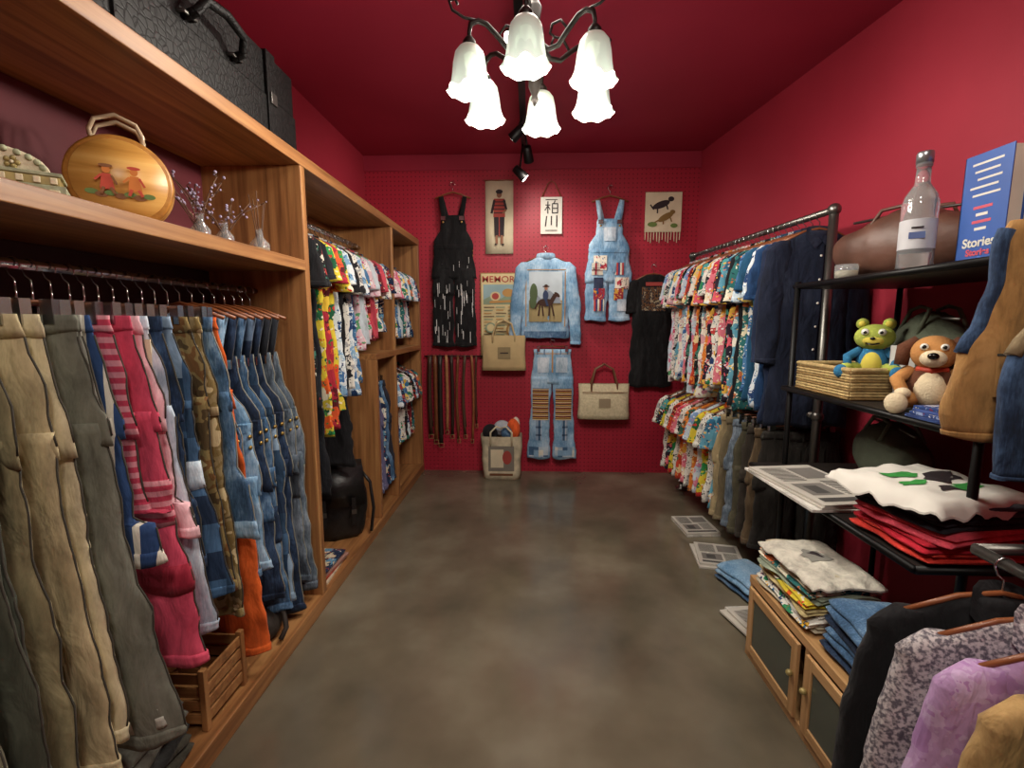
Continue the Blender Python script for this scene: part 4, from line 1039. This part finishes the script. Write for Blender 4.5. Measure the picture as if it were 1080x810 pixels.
# near rack on the right
NX, NY = 1.15, 1.17
mb = MB()
mb.tube([(NX, NY, 1.64), (NX, .2, 1.64)], .013, PIPE, 12); mb.tube([(NX-.13, NY-.1, .83), (NX-.13, .2, .83)], .013, PIPE, 12)
for y in (.2, NY):
    mb.tube([(1.46, y, 0), (1.46, y, 1.64)], .015, PIPE, 12)
    mb.tube([(1.46, y, 1.64), (NX, y, 1.64)], .013, PIPE, 12)
for y in (.2, NY-.1): mb.tube([(1.46, y, .83), (NX-.13, y, .83)], .013, PIPE, 12)
mb.tube([(1.46, NY-.1, 0), (1.46, NY-.1, .85)], .015, PIPE, 12)
mb.obj('garment_rack')
def vest(name, loc, mat, trim, L, w, rz=0):
    mb = MB(); sd = R.random()*9; z = -.075
    body = Part([(z, 0, w*.62, .018), (z-.04, 0, w*.72, .02), (z-.14, 0, w*.66, .024), (z-.22, 0, w*.78, .026), (z-.28, 0, w*1.0, .028), (z-L*.9, 0, w*1.05, .03), (z-L, 0, w*1.0, .03)], .003, sd, .6)
    body.loft(mb, mat, 34)
    for s in (-1, 1):   # bound armholes
        pts = []
        for i in range(11):
            zz = z-.02-.27*i/10; cx, hw, ht = body.at(zz); pts.append((s*(hw*body.hwj(zz)-.006), body.wob(s*hw, zz), zz))
        mb.tube(pts, .016, trim, 10)
        body.decal(mb, s*.08-.045, s*.08+.045, z-L*.8, z-L*.6, mat, .005)
        body.decal(mb, s*.08-.045, s*.08+.045, z-L*.6-.005, z-L*.6, KSEAM, .006, 4, 1)
    # denim stand collar
    mb.loft([[(.075*cos(2*pi*j/20)*s_, .026*sin(2*pi*j/20), z_) for j in range(20)] for z_, s_ in ((z-.035, 1.35), (z, 1.0), (z+.03, .85))], trim)
    body.decal(mb, -.012, .012, z-L*.98, z-.02, mat, .004, 1, 10)
    for i in range(4): mb.ell((0, body.surf(0, z-.1-i*.1)-.007, z-.1-i*.1), (.008, .004, .008), GLDB, nu=10, nv=5)
    body.band(z-L+.012, z-L-.001, .003).loft(mb, mat, 34)
    mb.tube([(-w*.6, 0, z-.02), (0, 0, z+.015), (w*.6, 0, z-.02)], .006, HANGW); hook(mb)
    mb.obj(name, loc, (0, 0, rz))
vest('canvas_vest', (NX, 1.10, 1.64), solid('9c7444'), D_DARK(), .48, .185, -.1)
vest('canvas_vest', (NX+.04, 1.02, 1.64), D_DARK(), solid('7a6a50'), .56, .185, -.1)
vest('canvas_vest', (NX+.05, .93, 1.64), solid('8a7250'), solid('3a3028'), .62, .185, -.1)
for y, m, L in [(1.0, solid('111114'), .63), (.91, fab('tweed', ['5f5a62', 'bcb4b4']), .62), (.82, fab('floral', ['b894c0', 'c0a0c8', 'ac82b6', 'c4a8cc']), .62), (.73, solid('a88858'), .6), (.64, solid('5a6a5a'), .62), (.55, solid('3a3a44'), .62)]:
    shirt('hanging_jacket', (NX-.13, y, .83), m, L, .2, -.15, sleeve=.48, splay=.03, ht=.026, fa=.005)

# ------------------------------------------------------------ chandelier
def shade_mat():
    m, n, l, b = base('frosted_glass_shade', .35)
    b.inputs['Base Color'].default_value = (.42, .5, .42, 1); b.inputs['Transmission Weight'].default_value = .2
    b.inputs['Emission Color'].default_value = (.84, .95, .8, 1)
    tc = n.new('ShaderNodeTexCoord'); sp = n.new('ShaderNodeSeparateXYZ'); l.new(tc.outputs['Object'], sp.inputs[0])
    mr = n.new('ShaderNodeMapRange'); mr.inputs[1].default_value = 2.26-CH; mr.inputs[2].default_value = 2.13-CH; mr.inputs[3].default_value = .08; mr.inputs[4].default_value = .7
    l.new(sp.outputs[2], mr.inputs[0])
    l.new(mr.outputs[0], b.inputs['Emission Strength'])
    return m
SH = shade_mat()
BULB, n_, l_, bb = base('lit_bulb', .4); bb.inputs['Emission Color'].default_value = (1, .96, .88, 1); bb.inputs['Emission Strength'].default_value = 12
CX, CY = .008, 1.83; RR = .242; S = .84; A0 = -pi/2-math.radians(7)
IRON = simple('wrought_iron', '1e1713', .45, .5)
mb = MB(); zc = 2.205-CH
mb.tube([(0, 0, 0), (0, 0, zc+.1)], .014, IRON, 12)
mb.lathe([(.06, 0), (.055, -.02), (.02, -.035)], (0, 0, 0), IRON, 24)
mb.lathe([(.014, .26), (.024, .24), (.018, .2), (.03, .17), (.032, .13), (.02, .1), (.014, .05), (.022, .02), (.022, -.02), (.01, -.05), (.014, -.065), (.003, -.085)], (0, 0, zc), IRON, 24)
for k in range(6):
    a = A0+k*pi/3; ca, sa = cos(a), sin(a)
    def Q(r, z): return (r*ca, r*sa, zc+z)
    mb.tube([Q(.02, .12), Q(.06, .085), Q(.1, .085), Q(.14, .12), Q(.18, .15), Q(.21, .155), Q(.236, .14), Q(RR, .115), Q(RR, .08)], [.009]*7+[.007, .007], IRON, 8)
    mb.tube([Q(.14, .12), Q(.11, .16), Q(.075, .16), Q(.065, .135), Q(.08, .12)], .005, IRON, 6)
    mb.tube([Q(.21, .155), Q(.26, .155), Q(.30, .17), Q(.31, .195), Q(.29, .205), Q(.28, .19)], .005, IRON, 6)
    mb.lathe([(.01, .1), (.022, .085), (.024, .062)], Q(RR, 0), IRON, 16)
    rings = []
    prof = [(.022, .082), (.042, .076), (.058, .055), (.066, .018), (.069, -.02), (.073, -.052), (.081, -.076), (.090, -.09)]
    for i, (r, z) in enumerate(prof):
        ruf = .0 if i < 4 else (.006*(i-3)/4)
        rings.append([((RR*ca)+S*(r+ruf*cos(8*th))*cos(th), (RR*sa)+S*(r+ruf*cos(8*th))*sin(th), zc+S*(z+ruf*1.1*cos(8*th))) for th in [2*pi*j/64 for j in range(64)]])
    mb.loft(rings, SH, cap0=True, cap1=False)
    mb.ell(Q(RR, -.03), (.026, .026, .033), BULB)
ch_o = mb.obj('chandelier', (CX, CY, CH))
WARM = (1, .92, .81)
for k in range(6):
    a = A0+k*pi/3
    ld = bpy.data.lights.new('chandelier_bulb', 'POINT'); ld.energy = 11.5; ld.color = WARM; ld.shadow_soft_size = .05
    lo = bpy.data.objects.new('chandelier_bulb', ld); scene.collection.objects.link(lo); lo.location = (RR*cos(a), RR*sin(a), zc-.11); lo.parent = ch_o

# suspended ceiling track + spots
mb = MB(); TZ = -.07
mb.box((-.02, -.95, TZ-.03), (.02, .82, TZ), BLACK)
for y in (-.8, 0, .7): mb.tube([(0, y, TZ), (0, y, 0)], .006, BLACK)
def spot_geo(mb, y, d, L=.1, x=0):
    mb.tube([(x*.3, y, TZ-.03), (x, y, TZ-L)], .007, BLACK)
    d = Vector(d).normalized(); c = Vector((x, y, TZ-L-.03))
    mb.tube([c-d*.055, c-d*.05, c+d*.05, c+d*.055], [.02, .03, .036, .036], BLACK, 18)
    mb.tube([c+d*.0551, c+d*.0565], [.03, .03], BULB, 18)
    return c+d*.07, d
sp = []
for y, d, L, x in ((.3, (-.75, .42, -.55), .08, -.03), (.52, (.15, .72, -.7), .14, .03), (.74, (.75, .1, -.7), .2, -.03), (-.75, (-.9, -.5, -.7), .08, 0), (-.55, (.9, -.3, -.7), .08, 0)):
    sp.append(spot_geo(mb, y, d, L, x))
tr = mb.obj('ceiling_track_spotlights', (-.06, 2.95, CH))
def lamp(name, typ, loc, energy, d=None, color=WARM, size=.04, angle=1.4, parent=None, blend=.6):
    ld = bpy.data.lights.new(name, typ); ld.energy = energy; ld.color = color
    if typ == 'SPOT': ld.spot_size = angle; ld.spot_blend = blend; ld.shadow_soft_size = size
    elif typ == 'AREA': ld.size = size
    else: ld.shadow_soft_size = size
    o = bpy.data.objects.new(name, ld); scene.collection.objects.link(o); o.location = loc
    if d is not None: o.rotation_euler = Vector(d).to_track_quat('-Z', 'Y').to_euler()
    if parent: o.parent = parent
    return o
for (c, d), e in zip(sp, (24, 24, 26, 26, 28)):
    lamp('spotlight_beam', 'SPOT', c, e, d, angle=1.9, parent=tr, blend=.9)
# added fill light that lifts the ceiling; no bulb sits above the shades
lamp('ceiling_fill', 'POINT', (0, 0, zc+.3), 7, size=.12, parent=ch_o)
mb = MB(); mb.lathe([(.1, 0), (.1, -.02), (.085, -.025)], (0, 0, 0), WHITE, 24); mb.lathe([(.08, -.0255), (.08, -.027)], (0, 0, 0), BULB, 24)
d1 = mb.obj('added_ceiling_lamp', (-.1, -.3, CH)); lamp('added_lamp_fill', 'AREA', (0, 0, -.04), 22, (0, 0, -1), size=.3, parent=d1)  # unseen lamp added behind the camera as extra light
mb = MB(); mb.lathe([(.1, 0), (.1, -.02), (.085, -.025)], (0, 0, 0), WHITE, 24); mb.lathe([(.08, -.0255), (.08, -.027)], (0, 0, 0), BULB, 24)
d2 = mb.obj('added_ceiling_lamp', (.5, .6, CH)); lamp('added_lamp_fill', 'AREA', (0, 0, -.04), 15, (0, 0, -1), size=.25, parent=d2)  # second unseen lamp, added overhead out of view for extra light

w = bpy.data.worlds.new('world'); scene.world = w; w.use_nodes = True
w.node_tree.nodes['Background'].inputs[0].default_value = (.8, .75, .7, 1); w.node_tree.nodes['Background'].inputs[1].default_value = .1

# ------------------------------------------------------------ camera
cd = bpy.data.cameras.new('camera'); cd.sensor_width = 36; cd.lens = 36*500/1080; cd.clip_start = .02
cam = bpy.data.objects.new('camera', cd); scene.collection.objects.link(cam)
cam.location = (0, 0, CAMZ); cam.rotation_euler = (math.radians(90-7.4), 0, math.radians(2.3))
scene.camera = cam
